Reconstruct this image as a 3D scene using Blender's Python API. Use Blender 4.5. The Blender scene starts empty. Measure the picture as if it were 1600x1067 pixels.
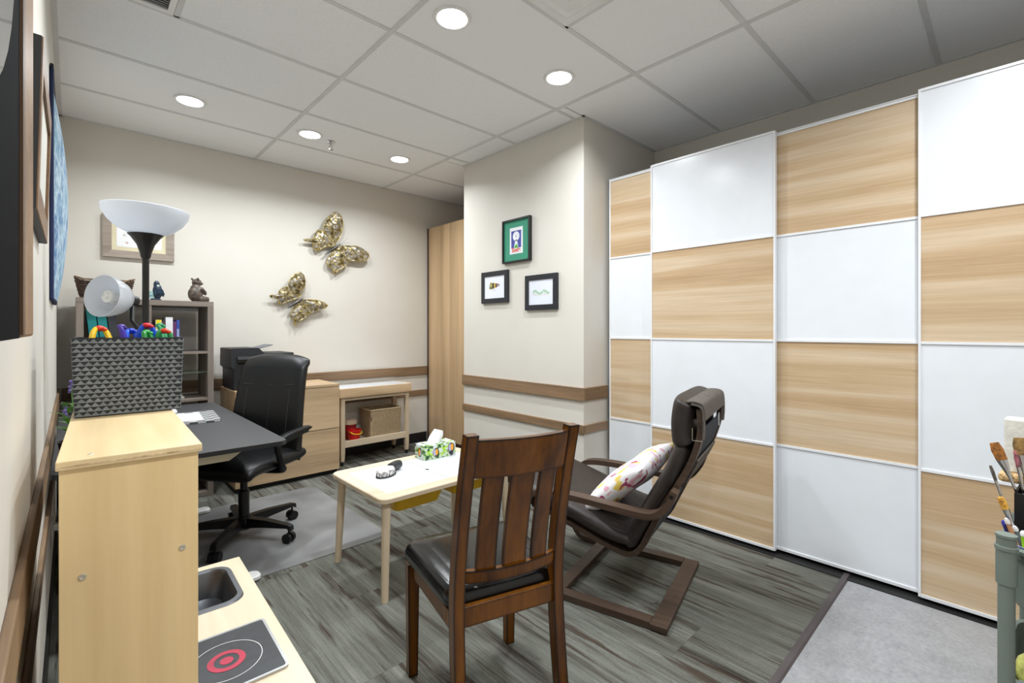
import bpy, bmesh, math, random
from mathutils import Vector, Matrix
random.seed(7)
R = math.radians
scene = bpy.context.scene
COL = scene.collection

# ------------------------------------------------------------ camera, world, exposure
cam_data = bpy.data.cameras.new('camera')
cam = bpy.data.objects.new('camera', cam_data)
COL.objects.link(cam)
cam_data.sensor_fit = 'HORIZONTAL'
cam_data.sensor_width = 36.0
cam_data.lens = 734.08 / 1600 * 36
cam_data.shift_y = -18.06 / 1600
cam_data.clip_start = 0.01
cam.location = (0, 0, 1.25)
cam.rotation_euler = (R(90), 0, R(-43.159))
scene.camera = cam
world = bpy.data.worlds.new('world')
scene.world = world
world.use_nodes = True
world.node_tree.nodes['Background'].inputs[0].default_value = (0.9, 0.95, 1.0, 1)
world.node_tree.nodes['Background'].inputs[1].default_value = 0.15
scene.view_settings.view_transform = 'Standard'
scene.view_settings.look = 'None'
scene.view_settings.gamma = 1.0
scene.view_settings.use_curve_mapping = False
scene.view_settings.exposure = 0.0
LIGHT_W = 13.9

# ------------------------------------------------------------ helpers
def lin(c):
    return tuple(((v / 255) / 12.92 if v / 255 <= 0.04045 else ((v / 255 + 0.055) / 1.055) ** 2.4) for v in c) + (1.0,)

def newmat(name):
    m = bpy.data.materials.new(name)
    m.use_nodes = True
    nt = m.node_tree
    return m, nt, nt.nodes['Principled BSDF']

def N(nt, kind, **kw):
    n = nt.nodes.new(kind)
    for k, v in kw.items():
        setattr(n, k, v)
    return n

def coords(nt, scale=(1, 1, 1), rnd=True):
    tc = N(nt, 'ShaderNodeTexCoord')
    mp = N(nt, 'ShaderNodeMapping')
    mp.inputs['Scale'].default_value = scale
    if rnd:
        oi = N(nt, 'ShaderNodeObjectInfo')
        mu = N(nt, 'ShaderNodeVectorMath', operation='SCALE')
        mu.inputs[0].default_value = (3.7, 5.3, 4.1)
        nt.links.new(oi.outputs['Random'], mu.inputs['Scale'])
        ad = N(nt, 'ShaderNodeVectorMath', operation='ADD')
        nt.links.new(tc.outputs['Object'], ad.inputs[0])
        nt.links.new(mu.outputs[0], ad.inputs[1])
        nt.links.new(ad.outputs[0], mp.inputs['Vector'])
    else:
        nt.links.new(tc.outputs['Object'], mp.inputs['Vector'])
    return mp.outputs['Vector']

def noise(nt, vec, scale, detail=3, rough=0.55):
    n = N(nt, 'ShaderNodeTexNoise')
    n.inputs['Scale'].default_value = scale
    n.inputs['Detail'].default_value = detail
    n.inputs['Roughness'].default_value = rough
    nt.links.new(vec, n.inputs['Vector'])
    return n.outputs[0]

def ramp(nt, fac, stops):
    r = N(nt, 'ShaderNodeValToRGB')
    el = r.color_ramp.elements
    while len(el) < len(stops):
        el.new(0.5)
    for e, (p, c) in zip(el, stops):
        e.position = p
        e.color = lin(c) if len(c) == 3 else c
    nt.links.new(fac, r.inputs[0])
    return r.outputs[0]

def mix(nt, fac, a, b, mode='MIX'):
    m = N(nt, 'ShaderNodeMix', data_type='RGBA', blend_type=mode)
    for s, v in ((m.inputs[0], fac), (m.inputs[6], a), (m.inputs[7], b)):
        if isinstance(v, (int, float)):
            s.default_value = v
        elif isinstance(v, tuple):
            s.default_value = v
        else:
            nt.links.new(v, s)
    return m.outputs[2]

def bump(nt, bsdf, height, strength=0.2, dist=0.002):
    b = N(nt, 'ShaderNodeBump')
    b.inputs['Strength'].default_value = strength
    b.inputs['Distance'].default_value = dist
    nt.links.new(height, b.inputs['Height'])
    nt.links.new(b.outputs[0], bsdf.inputs['Normal'])

def plain(name, col, rough=0.5, metal=0.0, var=0.06, vscale=8, bumps=0.0, bscale=200, spec=0.5, coat=0.0):
    m, nt, b = newmat(name)
    v = coords(nt)
    n = noise(nt, v, vscale, 3)
    lo = tuple(max(0, c * (1 - var)) for c in col)
    hi = tuple(min(255, c * (1 + var)) for c in col)
    nt.links.new(ramp(nt, n, [(0.3, lo), (0.7, hi)]), b.inputs['Base Color'])
    b.inputs['Roughness'].default_value = rough
    b.inputs['Metallic'].default_value = metal
    b.inputs['Specular IOR Level'].default_value = spec
    b.inputs['Coat Weight'].default_value = coat
    b.inputs['Coat Roughness'].default_value = 0.15
    if bumps:
        bump(nt, b, noise(nt, v, bscale, 2), bumps)
    return m

def wood(name, c1, c2, axis='z', fine=60, stretch=0.03, band=6, bandamt=0.5, rough=0.45, coat=0.0, bumps=0.05):
    """grain runs along axis"""
    m, nt, b = newmat(name)
    sc = [1, 1, 1]
    sc['xyz'.index(axis)] = stretch
    v = coords(nt, tuple(sc))
    f = noise(nt, v, fine, 5, 0.6)
    g = noise(nt, v, band, 3, 0.5)
    col = ramp(nt, f, [(0.32, c1), (0.68, c2)])
    dark = tuple(c * 0.82 for c in c1)
    lite = tuple(min(255, c * 1.06) for c in c2)
    colb = ramp(nt, g, [(0.38, dark), (0.62, lite)])
    nt.links.new(mix(nt, bandamt, col, colb), b.inputs['Base Color'])
    b.inputs['Roughness'].default_value = rough
    b.inputs['Coat Weight'].default_value = coat
    b.inputs['Coat Roughness'].default_value = 0.12
    bump(nt, b, f, bumps, 0.001)
    return m

def emit(name, col, strength):
    m, nt, b = newmat(name)
    b.inputs['Base Color'].default_value = lin(col)
    b.inputs['Emission Color'].default_value = lin(col)
    b.inputs['Emission Strength'].default_value = strength
    return m

class BM:
    def __init__(self):
        self.bm = bmesh.new()
    def box(self, x0, x1, y0, y1, z0, z1, bev=0.0, seg=2):
        t = bmesh.new()
        bmesh.ops.create_cube(t, size=1)
        for v in t.verts:
            v.co = Vector(((x0 + x1) / 2 + v.co.x * (x1 - x0), (y0 + y1) / 2 + v.co.y * (y1 - y0), (z0 + z1) / 2 + v.co.z * (z1 - z0)))
        if bev:
            bmesh.ops.bevel(t, geom=t.edges[:], offset=bev, segments=seg, profile=0.5, affect='EDGES')
        return self.merge(t)
    def merge(self, t, M=None):
        if M is not None:
            t.transform(M)
        me = bpy.data.meshes.new('tmp')
        t.to_mesh(me)
        t.free()
        self.bm.from_mesh(me)
        bpy.data.meshes.remove(me)
        return self
    def obox(self, p0, p1, w, h, bev=0.0, up=(0, 0, 1)):
        """bar from p0 to p1, w across, h along up"""
        p0, p1 = Vector(p0), Vector(p1)
        t = (p1 - p0)
        L = t.length
        t.normalize()
        upv = Vector(up)
        s = t.cross(upv)
        if s.length < 1e-5:
            s = t.cross(Vector((1, 0, 0)))
        s.normalize()
        n = s.cross(t)
        b = BM().box(-w / 2, w / 2, 0, L, -h / 2, h / 2, bev)
        M = Matrix(((s.x, t.x, n.x, p0.x), (s.y, t.y, n.y, p0.y), (s.z, t.z, n.z, p0.z), (0, 0, 0, 1)))
        return self.merge(b.bm, M)
    def loops(self, rings, cap0=True, cap1=True, closed=False):
        vs = [[self.bm.verts.new(p) for p in r] for r in rings]
        n = len(vs[0])
        pairs = list(zip(vs, vs[1:])) + ([(vs[-1], vs[0])] if closed else [])
        for a, b in pairs:
            for i in range(n):
                j = (i + 1) % n
                try:
                    self.bm.faces.new((a[i], a[j], b[j], b[i]))
                except ValueError:
                    pass
        if not closed:
            if cap0:
                self.bm.faces.new(vs[0][::-1])
            if cap1:
                self.bm.faces.new(vs[-1])
        return self
    def tube(self, pts, r, seg=10, closed=False):
        pts = [Vector(p) for p in pts]
        n = len(pts)
        rr = r if isinstance(r, (list, tuple)) else [r] * n
        rings = []
        prev = None
        for i, p in enumerate(pts):
            a = pts[i - 1] if (i > 0 or closed) else p
            c = pts[(i + 1) % n] if (i < n - 1 or closed) else p
            t = (c - a).normalized()
            if prev is None:
                s = t.cross(Vector((0, 0, 1)))
                if s.length < 1e-3:
                    s = t.cross(Vector((1, 0, 0)))
            else:
                s = prev - t * prev.dot(t)
            s.normalize()
            prev = s
            q = t.cross(s)
            rings.append([p + (s * math.cos(2 * math.pi * k / seg) + q * math.sin(2 * math.pi * k / seg)) * rr[i] for k in range(seg)])
        return self.loops(rings, closed=closed)
    def lathe(self, prof, seg=24, c=(0, 0, 0), cap0=False, cap1=False):
        c = Vector(c)
        rings = [[c + Vector((r * math.cos(2 * math.pi * k / seg), r * math.sin(2 * math.pi * k / seg), z)) for k in range(seg)] for r, z in prof]
        return self.loops(rings, cap0, cap1)
    def prism(self, poly, a0, a1, axis='z'):
        """poly in the two other axes; extruded along axis"""
        def P(u, v, a):
            return {'z': (u, v, a), 'y': (u, a, v), 'x': (a, u, v)}[axis]
        return self.loops([[P(u, v, a0) for u, v in poly], [P(u, v, a1) for u, v in poly]])
    def ell(self, c, r, seg=16, rot=None):
        t = bmesh.new()
        bmesh.ops.create_uvsphere(t, u_segments=seg, v_segments=max(6, seg // 2), radius=1)
        M = Matrix.Translation(Vector(c)) @ (rot.to_4x4() if rot is not None else Matrix.Identity(4)) @ Matrix.Diagonal((r[0], r[1], r[2], 1))
        return self.merge(t, M)
    def ribbon(self, pts, x0, x1, th):
        """bent lath in the yz plane, wide along x"""
        rings = []
        n = len(pts)
        for i, p in enumerate(pts):
            a = Vector(pts[max(0, i - 1)])
            c = Vector(pts[min(n - 1, i + 1)])
            t = (c - a).normalized()
            nn = Vector((-t.y, t.x)) * th / 2
            rings.append([(x0, p[0] - nn.x, p[1] - nn.y), (x1, p[0] - nn.x, p[1] - nn.y), (x1, p[0] + nn.x, p[1] + nn.y), (x0, p[0] + nn.x, p[1] + nn.y)])
        return self.loops(rings)
    def cushion(self, pts, x0, x1, th, k=20, e=4.0, ends=0.55):
        """soft slab along a yz path, rounded section"""
        rings = []
        n = len(pts)
        cx, hw = (x0 + x1) / 2, (x1 - x0) / 2
        for i, p in enumerate(pts):
            a = Vector(pts[max(0, i - 1)])
            c = Vector(pts[min(n - 1, i + 1)])
            t = (c - a).normalized()
            nn = Vector((-t.y, t.x))
            u = abs(2 * i / (n - 1) - 1)
            f = max(0.02, (1 - u ** 10)) ** ends
            ring = []
            for q in range(k):
                an = 2 * math.pi * q / k
                cc, ss = math.cos(an), math.sin(an)
                sx = math.copysign(abs(cc) ** (2 / e), cc) * hw * (0.93 + 0.07 * f)
                sn = math.copysign(abs(ss) ** (2 / 2.6), ss) * th / 2 * f
                ring.append((cx + sx, p[0] + nn.x * sn, p[1] + nn.y * sn))
            rings.append(ring)
        return self.loops(rings)
    def get(self):
        bmesh.ops.recalc_face_normals(self.bm, faces=self.bm.faces[:])
        return self.bm

def cat(pts, n=6):
    out = []
    P = [Vector(p) for p in pts]
    for i in range(len(P) - 1):
        p0, p1, p2, p3 = P[max(0, i - 1)], P[i], P[i + 1], P[min(len(P) - 1, i + 2)]
        for k in range(n):
            t = k / n
            out.append(0.5 * ((2 * p1) + (p2 - p0) * t + (2 * p0 - 5 * p1 + 4 * p2 - p3) * t * t + (3 * p1 - p0 - 3 * p2 + p3) * t ** 3))
    out.append(P[-1])
    return [tuple(p) for p in out]

def rrect(cx, cy, w, h, r, n=5):
    pts = []
    for sx, sy, a0 in ((1, 1, 0), (-1, 1, 90), (-1, -1, 180), (1, -1, 270)):
        for k in range(n + 1):
            a = R(a0 + 90 * k / n)
            pts.append((cx + sx * (w / 2 - r) + r * math.cos(a), cy + sy * (h / 2 - r) + r * math.sin(a)))
    return pts

def circle(cx, cy, r, n=24):
    return [(cx + r * math.cos(2 * math.pi * k / n), cy + r * math.sin(2 * math.pi * k / n)) for k in range(n)]

def obj(name, b, mat, parent=None, smooth=False, label=None, kind=None, ang=40):
    me = bpy.data.meshes.new(name)
    bm = b.get() if isinstance(b, BM) else b
    bm.to_mesh(me)
    bm.free()
    me.materials.append(mat)
    if smooth:
        for p in me.polygons:
            p.use_smooth = True
        try:
            me.set_sharp_from_angle(angle=R(ang))
        except Exception:
            pass
    o = bpy.data.objects.new(name, me)
    COL.objects.link(o)
    if parent is not None:
        o.parent = parent
    if label:
        o['label'] = label
    if kind:
        o['kind'] = kind
    return o

def share(name, src, parent, loc=(0, 0, 0), rot=(0, 0, 0), scale=(1, 1, 1)):
    o = bpy.data.objects.new(name, src.data)
    COL.objects.link(o)
    o.parent = parent
    o.location = loc
    o.rotation_euler = rot
    o.scale = scale
    return o

def thing(name, label, category, loc=(0, 0, 0), rz=0.0, group=None, tilt=None):
    o = bpy.data.objects.new(name, None)
    o.empty_display_size = 0.05
    COL.objects.link(o)
    o.location = loc
    o.rotation_euler = tilt if tilt else (0, 0, rz)
    o['label'] = label
    o['category'] = category
    if group:
        o['group'] = group
    return o

def tag(o, label, category, group=None):
    o['label'] = label
    o['category'] = category
    if group:
        o['group'] = group
    return o

def struct(name, b, mat, parent=None, smooth=False):
    return obj(name, b, mat, parent, smooth, kind='structure')

def copy_tree(src, parent=None):
    c = src.copy()
    COL.objects.link(c)
    c.parent = parent
    for ch in list(src.children):
        copy_tree(ch, c)
    return c

# ------------------------------------------------------------ materials
def wall_mat():
    m, nt, b = newmat('wall_paint')
    v = coords(nt, rnd=False)
    nt.links.new(ramp(nt, noise(nt, v, 3, 2), [(0.3, (217, 211, 201)), (0.7, (220, 215, 206))]), b.inputs['Base Color'])
    b.inputs['Roughness'].default_value = 0.55
    bump(nt, b, noise(nt, v, 350, 2), 0.06, 0.001)
    return m

def tile_mat():
    m, nt, b = newmat('ceiling_tile_fibre')
    v = coords(nt)
    n = noise(nt, v, 160, 3, 0.7)
    nt.links.new(ramp(nt, n, [(0.3, (236, 237, 238)), (0.7, (248, 248, 248))]), b.inputs['Base Color'])
    b.inputs['Roughness'].default_value = 0.95
    bump(nt, b, n, 0.3, 0.002)
    return m

def carpet_mat():
    m, nt, b = newmat('carpet_streaks')
    tc = N(nt, 'ShaderNodeTexCoord')
    oi = N(nt, 'ShaderNodeObjectInfo')
    mu = N(nt, 'ShaderNodeVectorMath', operation='SCALE')
    mu.inputs[0].default_value = (13.7, 21.3, 4.1)
    nt.links.new(oi.outputs['Random'], mu.inputs['Scale'])
    ad = N(nt, 'ShaderNodeVectorMath', operation='ADD')
    nt.links.new(tc.outputs['Object'], ad.inputs[0])
    nt.links.new(mu.outputs[0], ad.inputs[1])
    def mapped(s):
        mp = N(nt, 'ShaderNodeMapping')
        mp.inputs['Scale'].default_value = s
        nt.links.new(ad.outputs[0], mp.inputs['Vector'])
        return mp.outputs[0]
    broad = noise(nt, mapped((14, 0.9, 1)), 1.0, 4, 0.6)
    fine = noise(nt, mapped((110, 3.2, 1)), 1.0, 5, 0.7)
    rust = noise(nt, mapped((20, 1.5, 1)), 1.0, 4, 0.65)
    weave = noise(nt, mapped((330, 330, 1)), 1.0, 2, 0.6)
    base = ramp(nt, broad, [(0.30, (44, 36, 32)), (0.38, (82, 76, 69)), (0.44, (114, 114, 105)), (0.57, (132, 134, 125)), (0.74, (164, 163, 155))])
    fn = ramp(nt, fine, [(0.32, (52, 46, 41)), (0.5, (122, 121, 112)), (0.70, (168, 167, 159))])
    c = mix(nt, 0.36, base, fn)
    rm = ramp(nt, rust, [(0.56, (0, 0, 0)), (0.63, (220, 220, 220))])
    c = mix(nt, rm, c, lin((66, 47, 34)))
    ov = ramp(nt, weave, [(0.25, (84, 84, 84)), (0.75, (172, 172, 172))])
    c = mix(nt, 0.55, c, ov, 'OVERLAY')
    nt.links.new(c, b.inputs['Base Color'])
    b.inputs['Roughness'].default_value = 0.97
    b.inputs['Specular IOR Level'].default_value = 0.15
    bump(nt, b, weave, 0.5, 0.003)
    return m

def vinyl_mat():
    m, nt, b = newmat('grey_vinyl')
    v = coords(nt, rnd=False)
    a = noise(nt, v, 9, 6, 0.7)
    f = noise(nt, v, 60, 4, 0.7)
    c = mix(nt, 0.45, ramp(nt, a, [(0.3, (138, 138, 140)), (0.7, (178, 178, 180))]), ramp(nt, f, [(0.3, (128, 128, 130)), (0.7, (182, 182, 184))]))
    nt.links.new(c, b.inputs['Base Color'])
    b.inputs['Roughness'].default_value = 0.5
    return m

def oak_panel_mat(name='pale_oak_foil'):
    """horizontal oak bands for the wardrobe panels (grain along y)"""
    m, nt, b = newmat(name)
    v = coords(nt, (1, 0.03, 1))
    g = noise(nt, v, 7.0, 2, 0.4)
    f = noise(nt, v, 95, 4, 0.6)
    band = ramp(nt, g, [(0.32, (186, 152, 114)), (0.45, (203, 172, 135)), (0.50, (221, 200, 173)), (0.58, (210, 183, 149)), (0.68, (195, 164, 126))])
    grain = ramp(nt, f, [(0.30, (180, 148, 108)), (0.70, (226, 202, 168))])
    nt.links.new(mix(nt, 0.33, band, grain), b.inputs['Base Color'])
    b.inputs['Roughness'].default_value = 0.42
    bump(nt, b, f, 0.04, 0.001)
    return m

M = {}
M['wall'] = wall_mat()
M['tile'] = tile_mat()
M['carpet'] = carpet_mat()
M['vinyl'] = vinyl_mat()
M['oakpanel'] = oak_panel_mat()
M['gridbar'] = plain('grid_enamel', (214, 214, 213), 0.5, var=0.02)
M['rail'] = wood('rail_maple', (108, 84, 60), (146, 118, 90), 'x', 70, 0.06, 10, 0.5, 0.5)
M['raily'] = wood('rail_maple_along', (108, 84, 60), (146, 118, 90), 'y', 70, 0.06, 10, 0.5, 0.5)
M['black_base'] = plain('black_vinyl_base', (26, 25, 25), 0.5)
M['strip'] = plain('strip_rubber', (84, 76, 76), 0.6)
M['white_lac'] = plain('white_lacquer', (238, 241, 246), 0.22, var=0.008)
M['white_top'] = plain('white_melamine', (214, 216, 219), 0.4, var=0.01)
M['white_frame'] = plain('white_aluminium', (240, 241, 244), 0.35, var=0.01)
M['white_pl'] = plain('white_plastic', (232, 232, 230), 0.35, var=0.02)
M['oak'] = wood('oak_veneer', (186, 156, 120), (208, 180, 144), 'x', 80, 0.05, 8, 0.4, 0.5)
M['oakz'] = wood('oak_veneer_upright', (186, 152, 112), (206, 176, 138), 'z', 70, 0.03, 7, 0.4, 0.45)
M['oakedge'] = plain('dark_cabinet_edge', (86, 62, 46), 0.5)
M['pine'] = wood('blond_pine', (208, 186, 157), (224, 206, 181), 'x', 50, 0.05, 7, 0.4, 0.5)
M['pinez'] = wood('blond_pine_upright', (206, 183, 152), (222, 203, 176), 'z', 50, 0.05, 7, 0.4, 0.5)
M['birch'] = wood('birch_plywood_upright', (218, 184, 128), (234, 205, 154), 'z', 34, 0.06, 4.5, 0.45, 0.4)
M['birchtop'] = wood('birch_plywood', (226, 196, 146), (240, 216, 172), 'y', 34, 0.06, 4.5, 0.4, 0.4)
M['counter'] = wood('birch_counter', (226, 206, 176), (236, 219, 192), 'y', 40, 0.06, 4, 0.3, 0.35)
M['plyedge'] = wood('plywood_edge', (190, 156, 112), (232, 206, 164), 'y', 160, 0.02, 40, 0.4, 0.5)
M['greyoak'] = wood('grey_stained_oak', (116, 104, 94), (146, 134, 124), 'z', 90, 0.03, 9, 0.3, 0.6)
M['greyoakx'] = wood('grey_stained_oak_along', (116, 104, 94), (146, 134, 124), 'x', 90, 0.03, 9, 0.3, 0.6)
M['steel'] = plain('brushed_steel', (176, 178, 180), 0.3, 1.0, 0.04)
M['zinc'] = plain('zinc_screw', (204, 196, 180), 0.35, 0.6, 0.04)
M['chrome'] = plain('chrome', (210, 210, 212), 0.12, 1.0, 0.01)
M['blackpl'] = plain('black_plastic', (11, 11, 12), 0.42, var=0.05, spec=0.35)
M['blackmetal'] = plain('black_metal', (16, 15, 15), 0.38, var=0.05)
M['blackleather'] = plain('black_leather', (9, 9, 10), 0.40, spec=0.4, var=0.15, vscale=40, bumps=0.15, bscale=260)
M['seatleather'] = plain('glossy_black_leather', (12, 12, 12), 0.17, var=0.2, vscale=30, bumps=0.16, bscale=240)
M['brownleather'] = plain('brown_leather', (44, 36, 32), 0.48, var=0.15, vscale=25, bumps=0.2, bscale=220)
M['brownwood'] = wood('walnut_bentwood', (54, 40, 32), (84, 65, 52), 'y', 60, 0.05, 8, 0.3, 0.45)
M['deskgrey'] = plain('dark_grey_linoleum', (62, 62, 64), 0.5, var=0.05, vscale=60, bumps=0.05, bscale=400)
M['deskedge'] = plain('desk_black_edge', (26, 26, 28), 0.5)
M['cream'] = plain('cream_metal', (222, 214, 192), 0.45, var=0.02)
M['printer'] = plain('printer_charcoal', (34, 35, 38), 0.5, var=0.05, bumps=0.1, bscale=600)
M['yellowpl'] = plain('yellow_plastic', (226, 178, 20), 0.4)
M['redpl'] = plain('red_plastic', (200, 22, 26), 0.35)

def burnt_wood():
    m, nt, b = newmat('antique_brown_wood')
    v = coords(nt, (1, 1, 0.12))
    f = noise(nt, v, 60, 5, 0.6)
    g = noise(nt, v, 9, 3)
    c = mix(nt, 0.5, ramp(nt, f, [(0.3, (64, 34, 5)), (0.7, (118, 68, 12))]), ramp(nt, g, [(0.35, (56, 30, 5)), (0.65, (126, 76, 15))]))
    # worn dark edges along sharp corners
    bv = N(nt, 'ShaderNodeBevel')
    bv.inputs['Radius'].default_value = 0.018
    bv.samples = 8
    geo = N(nt, 'ShaderNodeNewGeometry')
    dt = N(nt, 'ShaderNodeVectorMath', operation='DOT_PRODUCT')
    nt.links.new(bv.outputs[0], dt.inputs[0])
    nt.links.new(geo.outputs['Normal'], dt.inputs[1])
    e = ramp(nt, dt.outputs['Value'], [(0.80, (255, 255, 255)), (0.985, (0, 0, 0))])
    c = mix(nt, e, c, lin((18, 9, 5)))
    nt.links.new(c, b.inputs['Base Color'])
    b.inputs['Roughness'].default_value = 0.24
    b.inputs['Specular IOR Level'].default_value = 0.32
    return m
M['burnt'] = burnt_wood()

# ------------------------------------------------------------ room shell
XL, XR, YB, YF, ZC = -0.07, 3.572, 4.544, -1.4, 2.743
PX, PY0, PY1 = 2.622, 2.061, 3.44          # pillar
TH = 0.12
struct('wall_back', BM().box(XL - TH, XR + TH, YB, YB + TH, -0.1, ZC + 0.15), M['wall'])
struct('wall_left', BM().box(XL - TH, XL, YF, YB, -0.1, ZC + 0.15), M['wall'])
struct('wall_right', BM().box(XR, XR + TH, YF, YB, -0.1, ZC + 0.15), M['wall'])
struct('wall_front', BM().box(XL - TH, XR + TH, YF - TH, YF, -0.1, ZC + 0.15), M['wall'])
struct('wall_pillar', BM().box(PX, XR, PY0, PY1, 0, ZC + 0.1, 0.002), M['wall'])

floor = struct('floor', BM().box(XL - TH, XR + TH, YF - TH, YB + TH, -0.1, -0.006), M['black_base'])
obj('vinyl_sheet', BM().box(XL, XR, YF, 0.562, -0.006, 0.0), M['vinyl'], floor)
obj('transition_strip', BM().prism([(0.560, -0.004), (0.592, -0.004), (0.592, 0.005), (0.570, 0.006)], XL, 2.95, 'x'), M['strip'], floor)
plank_src = None
ci = 0
x = XL
while x < 3.0:
    y = 0.592 - random.choice((0.0, 0.25, 0.5, 0.75)) * 0.9
    w = 0.25
    while y < YB:
        y0, y1 = max(y, 0.592), min(y + 0.98, YB)
        if y1 - y0 > 0.03 and not (x > 2.95):
            x1 = min(x + w, 3.0)
            hw, hl = (x1 - x) / 2 - 0.0004, (y1 - y0) / 2 - 0.0004
            o = obj('carpet_plank', BM().box(-hw, hw, -hl, hl, -0.006, 0.0), M['carpet'], floor)
            o.location = ((x + x1) / 2, (y0 + y1) / 2, random.uniform(-0.0004, 0.0004))
        y += 0.98
    x += w

# ceiling: slab, T-bar grid, lay-in tiles
ceiling = struct('ceiling', BM().box(XL, XR, YF, YB, ZC + 0.03, ZC + 0.06), M['tile'])
XG = [XL, 1.17, 2.40, XR]
YG = [YF, -0.94, -0.33, 0.285, 0.897, 1.512, 2.128, 2.735, 3.340, 3.948, YB]
def tile(x0, x1, y0, y1):
    g = 0.006
    o = obj('ceiling_tile', BM().box(-(x1 - x0) / 2 + g, (x1 - x0) / 2 - g, -(y1 - y0) / 2 + g, (y1 - y0) / 2 - g, 0.004, 0.02), M['tile'], ceiling)
    o.location = ((x0 + x1) / 2, (y0 + y1) / 2, ZC)
for j in range(len(YG) - 1):
    for i in range(3):
        x0, x1, y0, y1 = XG[i], XG[i + 1], YG[j], YG[j + 1]
        if i == 2 and y1 > PY0 and y0 < PY1:
            if y0 < PY0:
                tile(x0, x1, y0, PY0)
                tile(x0, PX, PY0, y1)
            elif y1 > PY1:
                tile(x0, PX, y0, PY1)
                tile(x0, x1, PY1, y1)
            else:
                tile(x0, PX, y0, y1)
            continue
        if i == 0 and j == 6:
            x0 = 0.366
        if i == 1 and j == 4:
            x0 = 1.782
        tile(x0, x1, y0, y1)
for xx in XG[1:3]:
    obj('grid_bar', BM().box(xx - 0.012, xx + 0.012, YF, YB, ZC - 0.001, ZC + 0.008), M['gridbar'], ceiling)
for yy in YG[1:-1]:
    x1 = PX if PY0 < yy < PY1 else XR
    obj('grid_bar', BM().box(XL, x1, yy - 0.012, yy + 0.012, ZC, ZC + 0.007), M['gridbar'], ceiling)
obj('grid_bar', BM().box(0.354, 0.378, 2.128, 2.735, ZC, ZC + 0.007), M['gridbar'], ceiling)
obj('grid_bar', BM().box(1.770, 1.794, 0.897, 1.512, ZC, ZC + 0.007), M['gridbar'], ceiling)
obj('wall_angle', BM().box(XL, XL + 0.022, YF, YB, ZC - 0.001, ZC + 0.008).box(XL, XR, YB - 0.022, YB, ZC - 0.001, ZC + 0.008)
    .box(XR - 0.022, XR, YF, PY0, ZC - 0.001, ZC + 0.008).box(PX - 0.022, PX, PY0 - 0.02, PY1, ZC - 0.001, ZC + 0.008)
    .box(PX - 0.022, XR, PY0 - 0.022, PY0, ZC - 0.001, ZC + 0.008), M['gridbar'], ceiling)

# wall rails (two heights) and black base
RAILS = ((0.752, 0.843, 0.020), (0.520, 0.581, 0.016))
n = 1
for z0, z1, t in RAILS:
    struct('trim_%d' % n, BM().box(XL + t, 2.93, YB - t, YB, z0, z1, 0.003), M['rail']); n += 1
    struct('trim_%d' % n, BM().box(XL, XL + t * 0.65, YF, YB - t, z0, z1, 0.003), M['raily']); n += 1
    struct('trim_%d' % n, BM().box(PX - t, PX, PY0 - t, PY1 + 0.004, z0, z1, 0.003), M['raily']); n += 1
    struct('trim_%d' % n, BM().box(PX, 2.885, PY0 - t, PY0, z0, z1, 0.003), M['rail']); n += 1
struct('baseboard_back', BM().box(XL + 0.01, 2.93, YB - 0.008, YB, 0, 0.105), M['black_base'])
struct('baseboard_left', BM().box(XL, XL + 0.008, YF, YB, 0, 0.105), M['black_base'])
struct('baseboard_pillar', BM().box(PX - 0.008, PX, PY0 - 0.008, PY1, 0, 0.105).box(PX, 2.88, PY0 - 0.008, PY0, 0, 0.105), M['black_base'])

# ------------------------------------------------------------ ceiling fittings
lens_m = emit('lamp_lens', (250, 252, 255), 14.0)
lamp_spots = [(0.565, 3.675, 'round recessed downlight shining over the grey bookshelf and desk'),
              (1.330, 3.675, 'round recessed downlight right beside the fire sprinkler'),
              (2.097, 3.675, 'round recessed downlight near the tall oak cabinet'),
              (0.565, 1.840, 'round recessed downlight over the play kitchen'),
              (1.332, 1.840, 'round recessed downlight by the square air diffuser'),
              (2.108, 1.840, 'round recessed downlight close to the pillar front edge'),
              (0.565, 0.00, 'round recessed downlight over the vinyl floor beside the left wall'),
              (1.332, 0.00, 'round recessed downlight over the middle of the vinyl floor'),
              (2.108, 0.00, 'round recessed downlight over the vinyl floor beside the wardrobe'),
              ]
for lx, ly, lab in lamp_spots:
    t = thing('ceiling_downlight', lab, 'downlight', (lx, ly, ZC), group='recessed ceiling downlights')
    obj('trim_ring', BM().lathe([(0.072, -0.002), (0.078, -0.006), (0.088, -0.005), (0.092, 0.0035), (0.072, 0.0035)], 40), M['white_pl'], t, True)
    obj('lens', BM().lathe([(0.073, -0.002), (0.073, 0.003)], 40, cap0=True, cap1=True), lens_m, t)
    ld = bpy.data.lights.new('lamp_light', 'AREA')
    ld.shape = 'DISK'
    ld.size = 0.13
    ld.energy = LIGHT_W
    ld.color = (0.91, 0.965, 1.0)
    ld.spread = R(150)
    lo = bpy.data.objects.new('lamp_light', ld)
    COL.objects.link(lo)
    lo.parent = t
    lo.location = (0, 0, -0.012)

t = thing('fire_sprinkler', 'small chrome fire sprinkler head hanging from the ceiling tile', 'sprinkler', (1.504, 3.709, ZC))
obj('escutcheon', BM().lathe([(0.0, -0.008), (0.025, -0.007), (0.034, 0.0), (0.034, 0.0035)], 24), M['chrome'], t, True)
obj('frame_arm', BM().lathe([(0.009, -0.03), (0.009, -0.006)], 12, cap0=True).tube([(-0.010, 0, -0.028), (-0.014, 0, -0.042), (0, 0, -0.058)], 0.003, 6).tube([(0.010, 0, -0.028), (0.014, 0, -0.042), (0, 0, -0.058)], 0.003, 6), M['chrome'], t, True)
obj('deflector', BM().lathe([(0.0, -0.058), (0.020, -0.060), (0.020, -0.062), (0.0, -0.062)], 16), M['chrome'], t, True)

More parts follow.
